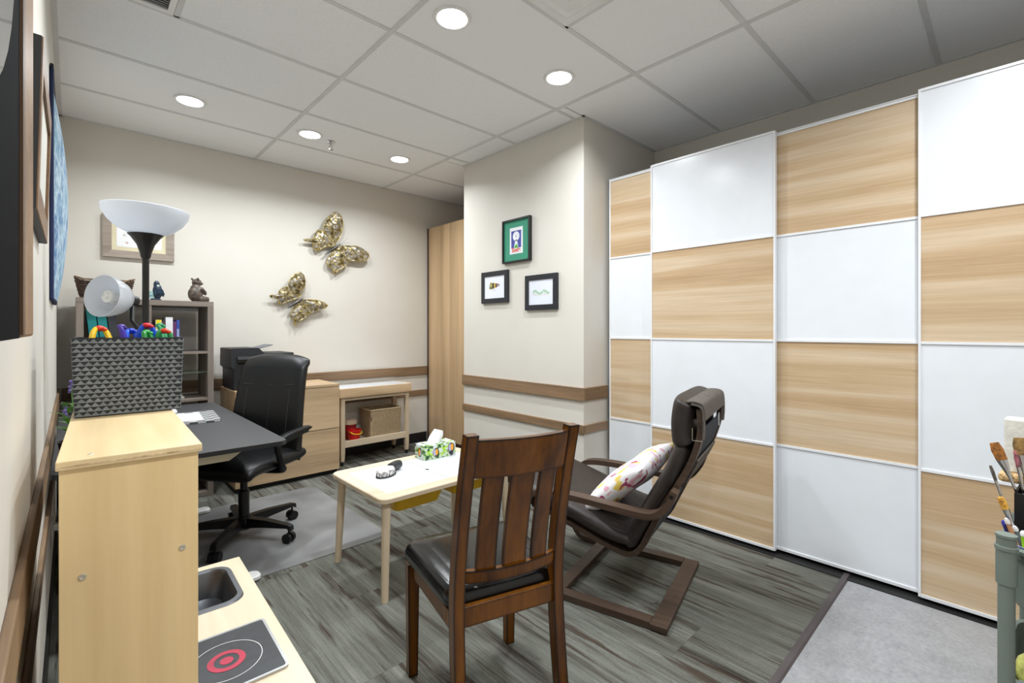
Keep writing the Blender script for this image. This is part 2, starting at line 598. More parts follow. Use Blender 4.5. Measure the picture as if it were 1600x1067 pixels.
t = thing('air_diffuser', 'square white ceiling air diffuser with nested sloping louvres', 'vent', (1.476, 1.2045, ZC))
rings = []
for k, s in enumerate((0.294, 0.225, 0.155, 0.085)):
    b = BM()
    z_lo, z_hi = -0.004 , 0.003
    o1, i1 = s, s - (0.045 if k else 0.03)
    rr = []
    for (q, z) in ((o1, z_hi), (o1, z_lo), (i1, z_lo + 0.0068), (i1, z_hi + 0.001)):
        rr.append([(q, q, z), (-q, q, z), (-q, -q, z), (q, -q, z)])
    b.loops(rr, closed=True)
    obj('louvre', b, M['white_pl'], t)
obj('face_plate', BM().box(-0.29, 0.29, -0.29, 0.29, 0.004, 0.008), M['white_pl'], t)
t = thing('return_grille', 'white slatted return air grille beside the left wall', 'vent', (0.150, 2.4315, ZC))
obj('frame', BM().box(-0.212, 0.202, 0.268, 0.292, -0.003, 0.004).box(-0.212, 0.202, -0.292, -0.268, -0.003, 0.004).box(-0.212, -0.188, -0.268, 0.268, -0.003, 0.004).box(0.178, 0.202, -0.268, 0.268, -0.003, 0.004), M['white_pl'], t)
obj('backing', BM().box(-0.19, 0.18, -0.27, 0.27, 0.018, 0.024), plain('duct_grey', (90, 90, 90), 0.8), t)
sl = None
for k in range(30):
    y = -0.258 + k * 0.0178
    if sl is None:
        sl = obj('slat', BM().obox((-0.188, 0, 0.004), (0.178, 0, 0.004), 0.012, 0.0015, up=(0, -0.6, 0.8)), M['gridbar'], t)
        sl.location = (0, y, 0)
    else:
        share('slat', sl, t, (0, y, 0))

# ------------------------------------------------------------ wardrobe
W0, W1 = -0.47, 2.036      # y range
t = thing('sliding_wardrobe', 'large wardrobe with white and oak chequered sliding doors', 'wardrobe', (2.852, 0, 0))
obj('carcass', BM().box(0.075, 0.70, W1 - 0.018, W1, 0.0, 2.345).box(0.075, 0.70, W0, W0 + 0.018, 0.0, 2.345).box(0.075, 0.70, W0, W1, 2.327, 2.345)
    .box(0.68, 0.70, W0, W1, 0, 2.345).box(0.10, 0.70, W0, W1, 0.05, 0.068), M['white_lac'], t)
obj('plinth', BM().box(0.10, 0.115, W0, W1, 0.0, 0.05), M['blackpl'], t)
obj('floor_shadow_strip', BM().box(-0.030, 0.10, W0, W1, 0.0003, 0.005), M['black_base'], t)  # thin black strip painting in the shadow on the floor below the doors
obj('top_track', BM().box(0.030, 0.075, W0, W1, 2.3485, 2.353), M['white_frame'], t)
ZR = [0.022, 0.6065, 1.191, 1.7755, 2.36]
doors = [(2.032, 1.262, 1, 0), (1.674, 0.904, 0, 1), (0.99, 0.22, 1, 0), (0.300, -0.470, 0, 1)]
for (ya, yb, rear, first_white) in doors:
    xo = 0.034 if rear else 0.0
    zt, zb = (2.348, 0.022) if rear else (2.36, 0.020)
    f = 0.010
    b = BM()
    b.box(xo, xo + 0.028, ya - f, ya, zb, zt, 0.0015).box(xo, xo + 0.028, yb, yb + f, zb, zt, 0.0015)
    b.box(xo, xo + 0.028, yb + f, ya - f, zb, zb + 0.014).box(xo, xo + 0.028, yb + f, ya - f, zt - 0.012, zt)
    for z in ZR[1:4]:
        b.box(xo, xo + 0.028, yb + f, ya - f, z - 0.006, z + 0.006)
    d = obj('sliding_door', b, M['white_frame'], t)
    zz = [zb + 0.008] + ZR[1:4] + [zt - 0.006]
    for k in range(4):
        row_from_top = 3 - k
        white = (row_from_top % 2 == 0) == bool(first_white)
        p = obj('door_panel', BM().box(-0.005, 0.005, -(ya - yb) / 2 + f - 0.001, (ya - yb) / 2 - f + 0.001, -(zz[k + 1] - zz[k]) / 2 + 0.005, (zz[k + 1] - zz[k]) / 2 - 0.005), M['white_lac'] if white else M['oakpanel'], d,
                label='white lacquered panel' if white else 'oak effect panel with horizontal grain')
        p.location = (xo + 0.011, (ya + yb) / 2, (zz[k] + zz[k + 1]) / 2)

# tall oak cabinet behind the pillar
t = thing('tall_cabinet', 'tall pale oak cabinet standing between the pillar and the back wall', 'cabinet', (2.938, 3.46, 0))
obj('body', BM().box(0.02, 0.62, 0.0, 1.078, 0.06, 2.392), M['oakz'], t)
obj('dark_strip', BM().box(0.0, 0.02, 1.042, 1.078, 0.0, 2.392), M['oakedge'], t)  # narrow dark brown strip where the cabinet meets the back wall
obj('plinth', BM().box(0.03, 0.05, 0.0, 1.042, 0, 0.06), M['oakedge'], t)
for (a, c) in ((0.642, 1.040), (0.240, 0.638), (0.0, 0.236)):
    obj('door', BM().box(0.0, 0.0195, a, c, 0.06, 2.390, 0.001), M['oakz'], t)

# ------------------------------------------------------------ play kitchen
t = thing('play_kitchen', 'birch plywood toy kitchen with small sink and printed hob', 'toy kitchen', (-0.016, 1.115, 0), R(-2))
KZ, KT = 0.47, 1.025
def sidep(y0, y1):
    p = obj('side_panel', BM().box(0.0, 0.200, y0, y1, 0.0, KT - 0.016, 0.001), M['birch'], t)
    return p
p = sidep(0.0, 0.016)
for (sx, sz) in ((0.030, 0.818), (0.174, 0.826)):
    s = obj('screw_cap', BM().lathe([(0.0, 0.0010), (0.0028, 0.0010), (0.0034, 0.0020), (0.0052, 0.0018), (0.0058, 0.0)], 16), M['zinc'], p, True)
    s.rotation_euler = (R(90), 0, 0)
    s.location = (sx, 0.0, sz)
sidep(0.704, 0.72)
tb = obj('top_board', BM().box(-0.004, 0.206, -0.006, 0.726, KT - 0.016, KT, 0.002), M['birchtop'], t)
obj('edge_ply', BM().box(-0.003, 0.205, -0.0068, -0.005, KT - 0.011, KT - 0.008), M['plyedge'], tb)
s = obj('screw_cap', BM().lathe([(0.0, 0.0008), (0.004, 0.0008), (0.005, 0.0)], 14), M['zinc'], tb, True)
s.location = (0.040, 0.028, KT)
obj('back_panel', BM().box(0.0, 0.008, 0.016, 0.704, 0.10, KT - 0.016), M['birch'], t)
obj('shelf', BM().box(0.008, 0.198, 0.016, 0.704, 0.74, 0.752), M['birchtop'], t)
# counter with a hole for the basin
cy0, cy1, cx0, cx1 = -0.055, 0.722, 0.0, 0.412
hx0, hx1, hy0, hy1 = 0.1285, 0.3565, 0.433, 0.667
ct = obj('counter', BM().box(cx0, hx0, 0.016, 0.704, KZ - 0.018, KZ).box(hx0, hx1, 0.016, hy0, KZ - 0.018, KZ).box(0.201, hx1, cy0, 0.016, KZ - 0.018, KZ)
         .box(hx0, hx1, hy1, 0.704, KZ - 0.018, KZ).box(hx1, cx1, cy0, cy1, KZ - 0.018, KZ).box(0.201, hx1, 0.704, cy1, KZ - 0.018, KZ), M['counter'], t)
def loop3(pts, z):
    return [(x, y, z) for x, y in pts]
scx, scy = 0.2425, 0.55
sink = BM().loops([loop3(rrect(scx, scy, 0.262, 0.268, 0.050), KZ + 0.0005), loop3(rrect(scx, scy, 0.256, 0.262, 0.048), KZ + 0.005), loop3(rrect(scx, scy, 0.232, 0.238, 0.042), KZ + 0.005),
                   loop3(rrect(scx, scy, 0.222, 0.228, 0.042), KZ - 0.002), loop3(rrect(scx, scy, 0.196, 0.202, 0.044), KZ - 0.075), loop3(rrect(scx, scy, 0.14, 0.146, 0.04), KZ - 0.085)], cap0=False)
obj('sink_basin', sink, plain('sink_steel', (112, 114, 118), 0.36, 0.9, 0.04), t, True)
hb = obj('hob', BM().loops([loop3(rrect(0.276, 0.162, 0.216, 0.236, 0.012), KZ), loop3(rrect(0.276, 0.162, 0.216, 0.236, 0.012), KZ + 0.006), loop3(rrect(0.276, 0.162, 0.204, 0.224, 0.008), KZ + 0.006),
                            loop3(rrect(0.276, 0.162, 0.202, 0.222, 0.008), KZ + 0.004)]), M['steel'], t, True)
obj('glass_top', BM().loops([loop3(rrect(0.276, 0.162, 0.203, 0.223, 0.008), KZ + 0.0035), loop3(rrect(0.276, 0.162, 0.203, 0.223, 0.008), KZ + 0.005)]), plain('hob_black', (30, 33, 38), 0.35, var=0.25, vscale=40), hb)
def flat_ring(r0, r1, z, c):
    return BM().loops([[(c[0] + r1 * math.cos(a), c[1] + r1 * math.sin(a), z) for a in [2 * math.pi * k / 40 for k in range(40)]],
                       [(c[0] + r0 * math.cos(a), c[1] + r0 * math.sin(a), z) for a in [2 * math.pi * k / 40 for k in range(40)]]], False, False)
red = plain('hob_red_print', (176, 18, 58), 0.4)
obj('white_circle_print', flat_ring(0.073, 0.0745, KZ + 0.0056, (0.276, 0.155)), M['white_pl'], hb)
obj('red_ring_print', flat_ring(0.026, 0.039, KZ + 0.0056, (0.276, 0.155)), red, hb)
obj('red_dot_print', BM().loops([[(0.276 + 0.014 * math.cos(2 * math.pi * k / 20), 0.155 + 0.014 * math.sin(2 * math.pi * k / 20), z) for k in range(20)] for z in (KZ + 0.005, KZ + 0.0056)]), red, hb)
obj('lower_cabinet', BM().box(0.200, 0.385, 0.0, 0.016, 0.12, KZ - 0.018).box(0.200, 0.385, 0.704, 0.72, 0.12, KZ - 0.018).box(0.01, 0.385, 0.016, 0.704, 0.12, 0.134), M['birch'], t)
for (a, c) in ((0.004, 0.356), (0.364, 0.716)):
    d = obj('cupboard_door', BM().box(0.386, 0.398, a, c, 0.125, KZ - 0.022, 0.001), M['white_pl'], t)
    obj('knob', BM().ell((0.405, (a + c) / 2, 0.40), (0.012, 0.014, 0.014), 10), M['birch'], d, True)
for (lx, ly) in ((0.37, 0.02), (0.37, 0.70)):
    obj('leg', BM().box(lx - 0.015, lx + 0.015, ly - 0.012, ly + 0.012, 0, 0.12), M['birch'], t)

# ------------------------------------------------------------ woven grey basket with toys
BXC, BYC, BZ = 0.119, 1.716, KT
t = thing('woven_basket', 'dark grey woven box with pale triangle rows on the toy kitchen', 'basket', (BXC, BYC, BZ + 0.0015), R(-2))
def bsize(z):
    k = z / 0.203
    return 0.1095 + 0.006 * k, 0.095 + 0.006 * k
b = BM()
H_ = 0.203
hw0, hd0 = bsize(0)
hw1, hd1 = bsize(H_)
def rect3(hw, hd, z):
    return [(hw, hd, z), (-hw, hd, z), (-hw, -hd, z), (hw, -hd, z)]
b.loops([rect3(hw0 - 0.004, hd0 - 0.004, 0.004), rect3(hw0, hd0, 0), rect3(hw1, hd1, H_), rect3(hw1 - 0.006, hd1 - 0.006, H_), rect3(hw0 - 0.008, hd0 - 0.008, 0.008)], cap0=False)
gdark = plain('basket_dark_grey', (40, 43, 47), 0.75, var=0.1, vscale=80)
glight = plain('basket_light_grey', (122, 127, 129), 0.75, var=0.1, vscale=80)
body = obj('basket_body', b, gdark, t)
ROWS = 17
for r_ in range(ROWS):
    z0 = 0.002 + r_ * (H_ - 0.004) / ROWS
    hgt = (H_ - 0.004) / ROWS
    b = BM()
    for side in range(4):
        hwA, hdA = bsize(z0)
        hwB, hdB = bsize(z0 + hgt)
        L = hwA if side % 2 == 0 else hdA
        D0 = (hdA if side % 2 == 0 else hwA)
        D1 = (hdB if side % 2 == 0 else hwB)
        nt_ = 14 if side % 2 == 0 else 12
        an = side * math.pi / 2
        ca, sa = math.cos(an), math.sin(an)
        st = 2 * L / nt_
        def P(u, d, z):
            return (u * ca + d * sa, u * sa - d * ca, z)
        # lip of the row, then the triangles above it
        v = [P(-L, D0 + 0.0022, z0), P(L, D0 + 0.0022, z0), P(L, D0 + 0.0022, z0 + hgt * 0.20), P(-L, D0 + 0.0022, z0 + hgt * 0.20)]
        w_ = [P(-L, D0 - 0.001, z0), P(L, D0 - 0.001, z0), P(L, D0 - 0.001, z0 + hgt * 0.20), P(-L, D0 - 0.001, z0 + hgt * 0.20)]
        b.loops([w_, v])
        off = (r_ % 2) * 0.35 * st
        for k in range(nt_):
            u0 = -L + k * st + off
            if u0 + st > L + 1e-4:
                continue
            zt = z0 + hgt * 0.20
            dz = (D1 - D0) * 0.8
            tri = [(u0 + 0.0004, zt, 0), (u0 + st - 0.0004, zt, 0), (u0 + st * 0.5, z0 + hgt * 0.90, dz)]
            b.loops([[P(u, D0 - 0.001 + q, z) for u, z, q in tri], [P(u, D0 + 0.0018 + q, z) for u, z, q in tri]])
    obj('woven_band', b, glight, body)
# lid edge pocket on the front
def toy(label, loc, rz, cols, spread=0.03, tilt=0.0, hgt=0.05):
    tt = thing('plastic_toy', label, 'toy', loc, group='bright plastic toys in the woven box', tilt=(tilt, 0, rz))
    cm = plain('toy_cap', cols[0], 0.35)
    lm = plain('toy_leg', cols[1], 0.35)
    obj('body', BM().ell((0, 0, hgt), (0.012, 0.009, 0.008), 12).ell((0.010, 0, hgt - 0.003), (0.007, 0.006, 0.006), 8), cm, tt, True)
    for s in (-1, 1):
        obj('leg', BM().tube(cat([(s * 0.006, 0, hgt), (s * spread * 0.6, 0.003 * s, hgt * 0.55), (s * spread, 0, -0.035)], 4), [0.0062] * 4 + [0.0068] * 4 + [0.006], 8), lm, tt, True)
bz = BZ + 0.200
c_, s_ = math.cos(R(-2)), math.sin(R(-2))
def inb(x, y, z=bz):
    return (BXC + x * c_ - y * s_, BYC + x * s_ + y * c_, z)
for (lab, x_, y_, rz, cols, sp, hg) in [
    ('yellow legged plastic toy with an orange red head in the woven box', -0.060, -0.045, 0.25, ((226, 60, 30), (246, 200, 20)), 0.026, 0.030),
    ('purple upright plastic toy in the woven box', -0.012, -0.030, 0.9, ((70, 40, 150), (66, 44, 160)), 0.010, 0.034),
    ('blue legged plastic toy with a red and white head in the woven box', 0.040, 0.000, -0.2, ((206, 30, 40), (20, 80, 200)), 0.026, 0.038),
    ('green leafy plastic toy in the woven box', 0.040, -0.055, 0.4, ((30, 150, 60), (24, 130, 50)), 0.014, 0.020),
    ('rainbow plastic toy with a red head and green legs in the woven box', 0.078, -0.030, -0.4, ((220, 60, 30), (40, 140, 70)), 0.022, 0.022),
    ('royal blue plastic toy lying low in the woven box', 0.008, 0.040, 0.2, ((24, 60, 190), (30, 90, 214)), 0.020, 0.024),
    ('teal green plastic toy standing at the back of the woven box', 0.085, 0.050, 0.6, ((36, 140, 80), (40, 150, 90)), 0.010, 0.042)]:
    toy(lab, inb(x_, y_), rz, cols, sp, random.uniform(-0.5, 0.3), hg)
obj_fill = obj('toy_filling', BM().box(-0.104, 0.104, -0.09, 0.09, 0.012, 0.150, 0.01), plain('toy_pile', (60, 70, 120), 0.6, var=0.5, vscale=40), t)

# ------------------------------------------------------------ desk
t = thing('standing_desk', 'dark grey topped office desk with white oval feet', 'desk', (-0.055, 2.34, 0))
DZ = 0.73
top = obj('desktop', BM().loops([loop3(rrect(0.40, 0.80, 0.80, 1.60, 0.035), z) for z in (DZ - 0.018, DZ)]), M['deskgrey'], t)
obj('edge_band', BM().loops([loop3(rrect(0.40, 0.80, 0.802, 1.602, 0.036), z) for z in (DZ - 0.020, DZ - 0.0015)]), M['deskedge'], t)
obj('frame_beam', BM().loops([[(x, y, z) for x, z in ((0.08, DZ - 0.02), (0.64, DZ - 0.02), (0.57, DZ - 0.065), (0.15, DZ - 0.065))] for y in (0.06, 0.11)]), M['cream'], t)
obj('frame_beam', BM().loops([[(x, y, z) for x, z in ((0.08, DZ - 0.02), (0.64, DZ - 0.02), (0.57, DZ - 0.065), (0.15, DZ - 0.065))] for y in (1.46, 1.51)]), M['cream'], t)
for yy in (0.26, 1.44):
    obj('leg', BM().box(0.36, 0.44, yy - 0.025, yy + 0.025, 0.03, DZ - 0.02, 0.006), M['white_pl'], t)
    obj('foot', BM().loops([loop3(rrect(0.40, yy, 0.70 + q, 0.076 + q, 0.0305), z) for q, z in ((-0.012, 0.0043), (0, 0.010), (0, 0.024), (-0.014, 0.032))]), M['white_pl'], t, True)
obj('cable_tray', BM().box(0.30, 0.50, 0.30, 1.40, DZ - 0.11, DZ - 0.10), M['blackpl'], t)

def checker_mat():
    m, nt, b = newmat('grey_gingham')
    v = coords(nt, rnd=False)
    ch = N(nt, 'ShaderNodeTexChecker')
    ch.inputs['Scale'].default_value = 26
    ch.inputs['Color1'].default_value = lin((176, 176, 174))
    ch.inputs['Color2'].default_value = lin((58, 60, 62))
    nt.links.new(v, ch.inputs['Vector'])
    nt.links.new(mix(nt, 0.12, ch.outputs[0], lin((150, 150, 150))), b.inputs['Base Color'])
    b.inputs['Roughness'].default_value = 0.9
    return m
o = obj('gingham_pad', BM().loops([loop3(rrect(0, 0, 0.30, 0.40, 0.02), z) for z in (0, 0.010)]), checker_mat(), None)
o.location = (0.49, 3.29, DZ + 0.001)
o.rotation_euler = (0, 0, R(-5))
tag(o, 'grey and white chequered fabric pad on the dark desk', 'desk pad')
o = thing('notepad', 'white paper notepad lying on the chequered pad', 'notepad', (0.470, 3.26, DZ + 0.0115), R(-5))
obj('pages', BM().box(-0.085, 0.085, -0.14, 0.14, 0, 0.006), plain('paper', (238, 238, 236), 0.8, var=0.01), o)
obj('cover_sheet', BM().box(-0.084, 0.084, -0.139, 0.139, 0.0062, 0.0068), plain('paper_ruled', (244, 244, 243), 0.8, var=0.01), o)
o = thing('computer_mouse', 'small white computer mouse beside the chequered pad', 'mouse', (0.45, 3.575, DZ + 0.001), R(15))
b = BM()
b.loops([[(0.030 * s * math.cos(2 * math.pi * k / 16), 0.052 * s * math.sin(2 * math.pi * k / 16), z) for k in range(16)] for s, z in ((0.95, 0.0), (1.0, 0.006), (0.94, 0.018), (0.7, 0.027), (0.3, 0.030))])
obj('shell', b, M['white_pl'], o, True)
obj('wheel', BM().ell((0, 0.028, 0.025), (0.003, 0.008, 0.006), 8), M['blackpl'], o, True)

# flowers at the wall end of the desk
t = thing('potted_flowers', 'artificial flowers with lavender and green leaves in a dark pot by the left wall', 'plant', (0.010, 2.44, DZ))
t.scale = (1.0, 1.0, 1.12)
obj('pot', BM().lathe([(0.0, 0.0), (0.035, 0.0), (0.048, 0.085), (0.050, 0.09), (0.045, 0.09), (0.040, 0.075), (0.0, 0.075)], 20), M['blackpl'], t, True)
gm = plain('leaf_green', (92, 140, 58), 0.6, var=0.3, vscale=30)
dm = plain('leaf_dark', (60, 78, 80), 0.6, var=0.3, vscale=30)
vm = plain('lavender', (128, 110, 178), 0.7, var=0.2, vscale=60)
rm_ = plain('flower_red', (196, 40, 60), 0.6)
wm_ = plain('flower_white', (226, 222, 220), 0.6)
lf = None
for k in range(26):
    a = k * 2.4
    rad = 0.03 + 0.02 * (k % 3)
    hgt = 0.10 + 0.012 * (k % 9)
    mat = gm if k % 3 else dm
    b = BM()
    L = 0.05 + 0.012 * (k % 3)
    b.loops([[(-0.001, 0, 0), (0.001, 0, 0), (0, 0, 0.001)], [(-0.011, L * 0.45, 0.010), (0.011, L * 0.45, 0.010), (0, L * 0.45, 0.013)], [(-0.0008, L, 0.002), (0.0008, L, 0.002), (0, L, 0.003)]])
    o = obj('leaf', b, mat, t)
    o.location = (rad * 0.4 * math.cos(a), rad * 0.4 * math.sin(a), hgt)
    o.rotation_euler = (R(25), 0, a)
for (x_, y_, z_, mt) in ((-0.01, 0.03, 0.27, vm), (0.03, 0.02, 0.30, vm), (-0.03, -0.01, 0.20, vm), (0.03, -0.02, 0.20, rm_), (0.035, 0.0, 0.225, wm_), (0.0, -0.04, 0.16, vm)):
    st = obj('stem', BM().tube([(0, 0, 0.07), (x_ * 0.5, y_ * 0.5, z_ * 0.6), (x_, y_, z_)], 0.0015, 5), gm, t)
    b = BM()
    for q in range(7):
        b.ell((x_ + random.uniform(-.006, .006), y_ + random.uniform(-.006, .006), z_ - 0.018 + 0.006 * q), (0.006, 0.006, 0.005), 6)
    obj('bloom', b, mt, st, True)

# ------------------------------------------------------------ floor lamp
LX, LY = 0.205, 2.245
t = thing('floor_lamp', 'black torchiere floor lamp with white glass bowl and reading arm', 'lamp', (LX, LY, 0))
glass = None
def opal():
    m, nt, b = newmat('opal_glass')
    b.inputs['Base Color'].default_value = lin((240, 243, 247))
    b.inputs['Roughness'].default_value = 0.25
    b.inputs['Subsurface Weight'].default_value = 0.0
    v = coords(nt)
    nt.links.new(ramp(nt, noise(nt, v, 5, 2), [(0.3, (232, 236, 242)), (0.7, (244, 246, 250))]), b.inputs['Base Color'])
    tr = N(nt, 'ShaderNodeBsdfTranslucent')
    tr.inputs[0].default_value = lin((236, 240, 246))
    mx = N(nt, 'ShaderNodeMixShader')
    mx.inputs[0].default_value = 0.4
    out = nt.nodes['Material Output']
    nt.links.new(b.outputs[0], mx.inputs[1])
    nt.links.new(tr.outputs[0], mx.inputs[2])
    nt.links.new(mx.outputs[0], out.inputs[0])
    return m
opal_m = opal()
obj('base', BM().lathe([(0.0, 0.0), (0.115, 0.0), (0.12, 0.006), (0.115, 0.018), (0.02, 0.028), (0.0, 0.028)], 32), M['blackmetal'], t, True)
obj('pole', BM().lathe([(0.011, 0.02), (0.011, 1.535)], 14, cap1=True), M['blackmetal'], t, True)
tip = Matrix.Rotation(R(2.0), 4, Vector((0.684, 0.7295, 0)))      # the bowl hangs a little crooked
hd = obj('bowl_holder', BM().lathe([(0.013, 1.520), (0.016, 1.528), (0.018, 1.540), (0.028, 1.572), (0.046, 1.600), (0.056, 1.610), (0.0, 1.607)], 28), M['blackmetal'], t, True)
prof = [(0.0, 1.609), (0.050, 1.611), (0.086, 1.628), (0.114, 1.654), (0.131, 1.682), (0.136, 1.706), (0.133, 1.708), (0.126, 1.684), (0.109, 1.658), (0.082, 1.634), (0.048, 1.617), (0.0, 1.615)]
bw = obj('bowl_shade', BM().lathe([(r, z - 1.609) for r, z in prof], 40), opal_m, t, True, ang=60)
bw.location = (0, 0, 1.609)
bw.rotation_euler = tip.to_euler()
# reading arm
V = Vector
def camdir(r, f):      # offsets across and along the picture-neutral axes of the room
    return V((0.7295 * r + 0.684 * f, -0.684 * r + 0.7295 * f, 0))
a0 = V((0, 0, 1.215))
axis = (camdir(-0.15, -0.95) + V((0, 0, 0.10))).normalized()
rim_c = V(camdir(-0.096, -0.080)) + V((0, 0, 1.374))
neck = rim_c - axis * 0.094
a1 = V(camdir(-0.040, 0.004)) + V((0, 0, 1.275))
a2 = neck + axis * -0.022 + V((0, 0, -0.012))
arm = obj('reading_arm', BM().tube([a0, (a0 + a2) / 2 + V(camdir(-0.012, -0.02)), a2], 0.0085, 10), M['blackmetal'], t, True)
obj('joint', BM().ell(a0, (0.016, 0.016, 0.022), 12), M['blackmetal'], arm, True)
obj('lamp_socket', BM().tube([neck - axis * 0.035, neck + axis * 0.012], 0.021, 14), M['blackmetal'], arm, True)
rot = axis.to_track_quat('Z', 'Y').to_matrix().to_4x4()
sh = obj('reading_shade', BM().lathe([(0.024, -0.012), (0.040, 0.0), (0.060, 0.025), (0.073, 0.060), (0.077, 0.088), (0.0745, 0.088), (0.070, 0.060), (0.057, 0.028), (0.037, 0.004), (0.022, -0.009)], 32), opal_m, t, True, ang=60)
sh.matrix_local = Matrix.Translation(neck + axis * 0.006) @ rot
obj('bulb', BM().lathe([(0.012, -0.01), (0.014, 0.01), (0.026, 0.040), (0.028, 0.055), (0.022, 0.070), (0.0, 0.072)], 20), plain('bulb_glass', (226, 228, 226), 0.12, var=0.1, vscale=90, bumps=0.6, bscale=120), sh, True)

# ------------------------------------------------------------ bookshelf and what it carries
SX0, SX1, SY0, SY1, SH_ = 0.020, 0.786, 4.142, 4.515, 1.462
t = thing('bookshelf', 'grey brown open cube bookshelf against the back wall', 'bookshelf', (SX0, SY0, 0))
SW, SD = SX1 - SX0, SY1 - SY0
obj('side_panel', BM().box(0, 0.038, 0, SD, 0, SH_ - 0.038, 0.001), M['greyoak'], t)
obj('side_panel', BM().box(SW - 0.038, SW, 0, SD, 0, SH_ - 0.038, 0.001), M['greyoak'], t)
obj('top_panel', BM().box(0, SW, 0, SD, SH_ - 0.038, SH_, 0.001), M['greyoakx'], t)
obj('bottom_panel', BM().box(0.038, SW - 0.038, 0, SD, 0, 0.038), M['greyoakx'], t)
rows = [0.038 + k * (SH_ - 0.076 + 0.016) / 4 for k in range(1, 4)]
for z in rows:
    obj('shelf', BM().box(0.038, SW - 0.038, 0.002, SD - 0.002, z - 0.016, z), M['greyoakx'], t)
zz = [0.038] + rows + [SH_ - 0.038 + 0.016]
for k in range(4):
    obj('divider', BM().box(SW / 2 - 0.008, SW / 2 + 0.008, 0.002, SD - 0.002, zz[k], zz[k + 1] - 0.016), M['greyoak'], t)
gl, ntg, bg = newmat('shelf_glass')
bg.inputs['Transmission Weight'].default_value = 0.9
bg.inputs['Base Color'].default_value = lin((225, 240, 225))
bg.inputs['Roughness'].default_value = 0.05
obj('glass_shelf', BM().box(SW / 2 + 0.009, SW - 0.039, 0.03, SD - 0.02, rows[1] + 0.19, rows[1] + 0.196), gl, t)
obj('back_strip', BM().box(0.038, SW - 0.038, SD - 0.012, SD - 0.002, SH_ - 0.062, SH_ - 0.038), M['white_frame'], t)
R3 = rows[2]
def book(label, x, w, d, h, cov, spine_print=None, lean=0.0, name='book', cat_='book', grp='books in the upper right cell', y0=0.03):
    o = thing(name, label, cat_, (SX0 + x, SY0 + y0, R3 + 0.001), group=grp, tilt=(0, lean, 0))
    cm = plain('cover', cov, 0.45, var=0.05)
    obj('cover', BM().box(0, 0.002, 0, d, 0, h).box(w - 0.002, w, 0, d, 0, h).box(0.002, w - 0.002, 0, 0.003, 0, h), cm, o)
    obj('pages', BM().box(0.002, w - 0.002, 0.004, d - 0.004, 0.003, h - 0.004), plain('pages', (222, 216, 204), 0.85, var=0.03), o)
    if spine_print:
        for (za, zb, c) in spine_print:
            obj('spine_print', BM().box(0.002, w - 0.002, -0.0006, 0.001, za * h, zb * h), plain('print', c, 0.5), o)
    return o
bx = SW / 2 + 0.012
book('white book with a yellow spine top and purple block', bx + 0.022, 0.034, 0.17, 0.232, (224, 222, 216), [(0.72, 1.0, (232, 208, 40)), (0.45, 0.66, (70, 56, 120)), (0.03, 0.42, (150, 150, 172))])
book('dark maroon book between the yellow topped and white books', bx + 0.058, 0.020, 0.16, 0.222, (74, 44, 62))
book('thick glossy white book on the upper shelf', bx + 0.080, 0.042, 0.19, 0.252, (232, 232, 234))
book('slim purple book beside the thick white book', bx + 0.124, 0.018, 0.17, 0.222, (96, 44, 92))
book('slim blue book with pale spine lettering', bx + 0.144, 0.018, 0.17, 0.232, (50, 74, 156), [(0.2, 0.72, (150, 164, 206))])
for (lab, x, c, ln) in (('teal ring binder leaning against the shelf side', 0.078, (18, 128, 130), -0.10), ('teal ring binder leaning beside the charcoal binder', 0.130, (18, 128, 130), -0.10), ('charcoal ring binder leaning on the teal binders', 0.182, (52, 54, 60), -0.10)):
    book(lab, x, 0.046, 0.25, 0.295, c, None, ln, 'ring_binder', 'binder', 'ring binders in the upper left cell', 0.04)
for k, (x, y, rz, lab) in enumerate(((0.45, 0.10, 0.1, 'loose white paper stack on the lower right shelf'), (0.44, 0.06, -0.3, 'folded white sheet at the lower right shelf edge'))):
    o = obj('paper_stack', BM().box(-0.08, 0.08, -0.06, 0.06, 0, 0.012 - 0.004 * k), plain('loose_paper', (220, 218, 216), 0.8), None)
    o.location = (SX0 + x + 0.06, SY0 + y + 0.05, rows[1] + 0.001 + (0.0 if k == 0 else 0.0125))
    o.rotation_euler = (0, 0, rz)
    tag(o, lab, 'paper')

# dark wicker basket
t = thing('wicker_basket', 'dark brown wicker basket with a raised rim on the bookshelf', 'basket', (SX0 + 0.150, SY0 + 0.17, SH_ + 0.001))
wk = plain('wicker', (66, 48, 38), 0.7, var=0.4, vscale=90, bumps=0.4, bscale=150)
wkl = plain('wicker_rim', (104, 82, 62), 0.7, var=0.4, vscale=90, bumps=0.4, bscale=150)
obj('basket_floor', BM().loops([loop3(rrect(0, 0, 0.245, 0.17, 0.03), z) for z in (0.0, 0.006)]), wk, t)
for k in range(10):
    s = k / 9
    pts = []
    nn = 56
    base = rrect(0, 0, 0.25 + 0.055 * s, 0.17 + 0.04 * s, 0.04, 13)
    for q, (x, y) in enumerate(base):
        wob = 1 + 0.012 * math.sin(q * 1.75 + k * math.pi)
        lift = 0.030 * s * (abs(x) / 0.15) ** 2.2
        pts.append((x * wob, y * wob, 0.010 + 0.100 * s + lift))
    obj('wicker_strand', BM().tube(pts, 0.0062, 6, closed=True), wkl if k == 9 else wk, t, True)
st = None
for q in range(18):
    a = 2 * math.pi * q / 18
    p0 = V((0.122 * math.cos(a), 0.082 * math.sin(a), 0.004))
    p1 = V((0.149 * math.cos(a), 0.102 * math.sin(a), 0.11 + 0.03 * abs(math.cos(a)) ** 2))
    obj('upright_cane', BM().tube([p0, p1], 0.004, 5), wk, t)
obj('cloth_inside', BM().ell((0.0, 0.0, 0.070), (0.10, 0.06, 0.052), 14), plain('cloth_grey', (110, 116, 122), 0.9), t, True)

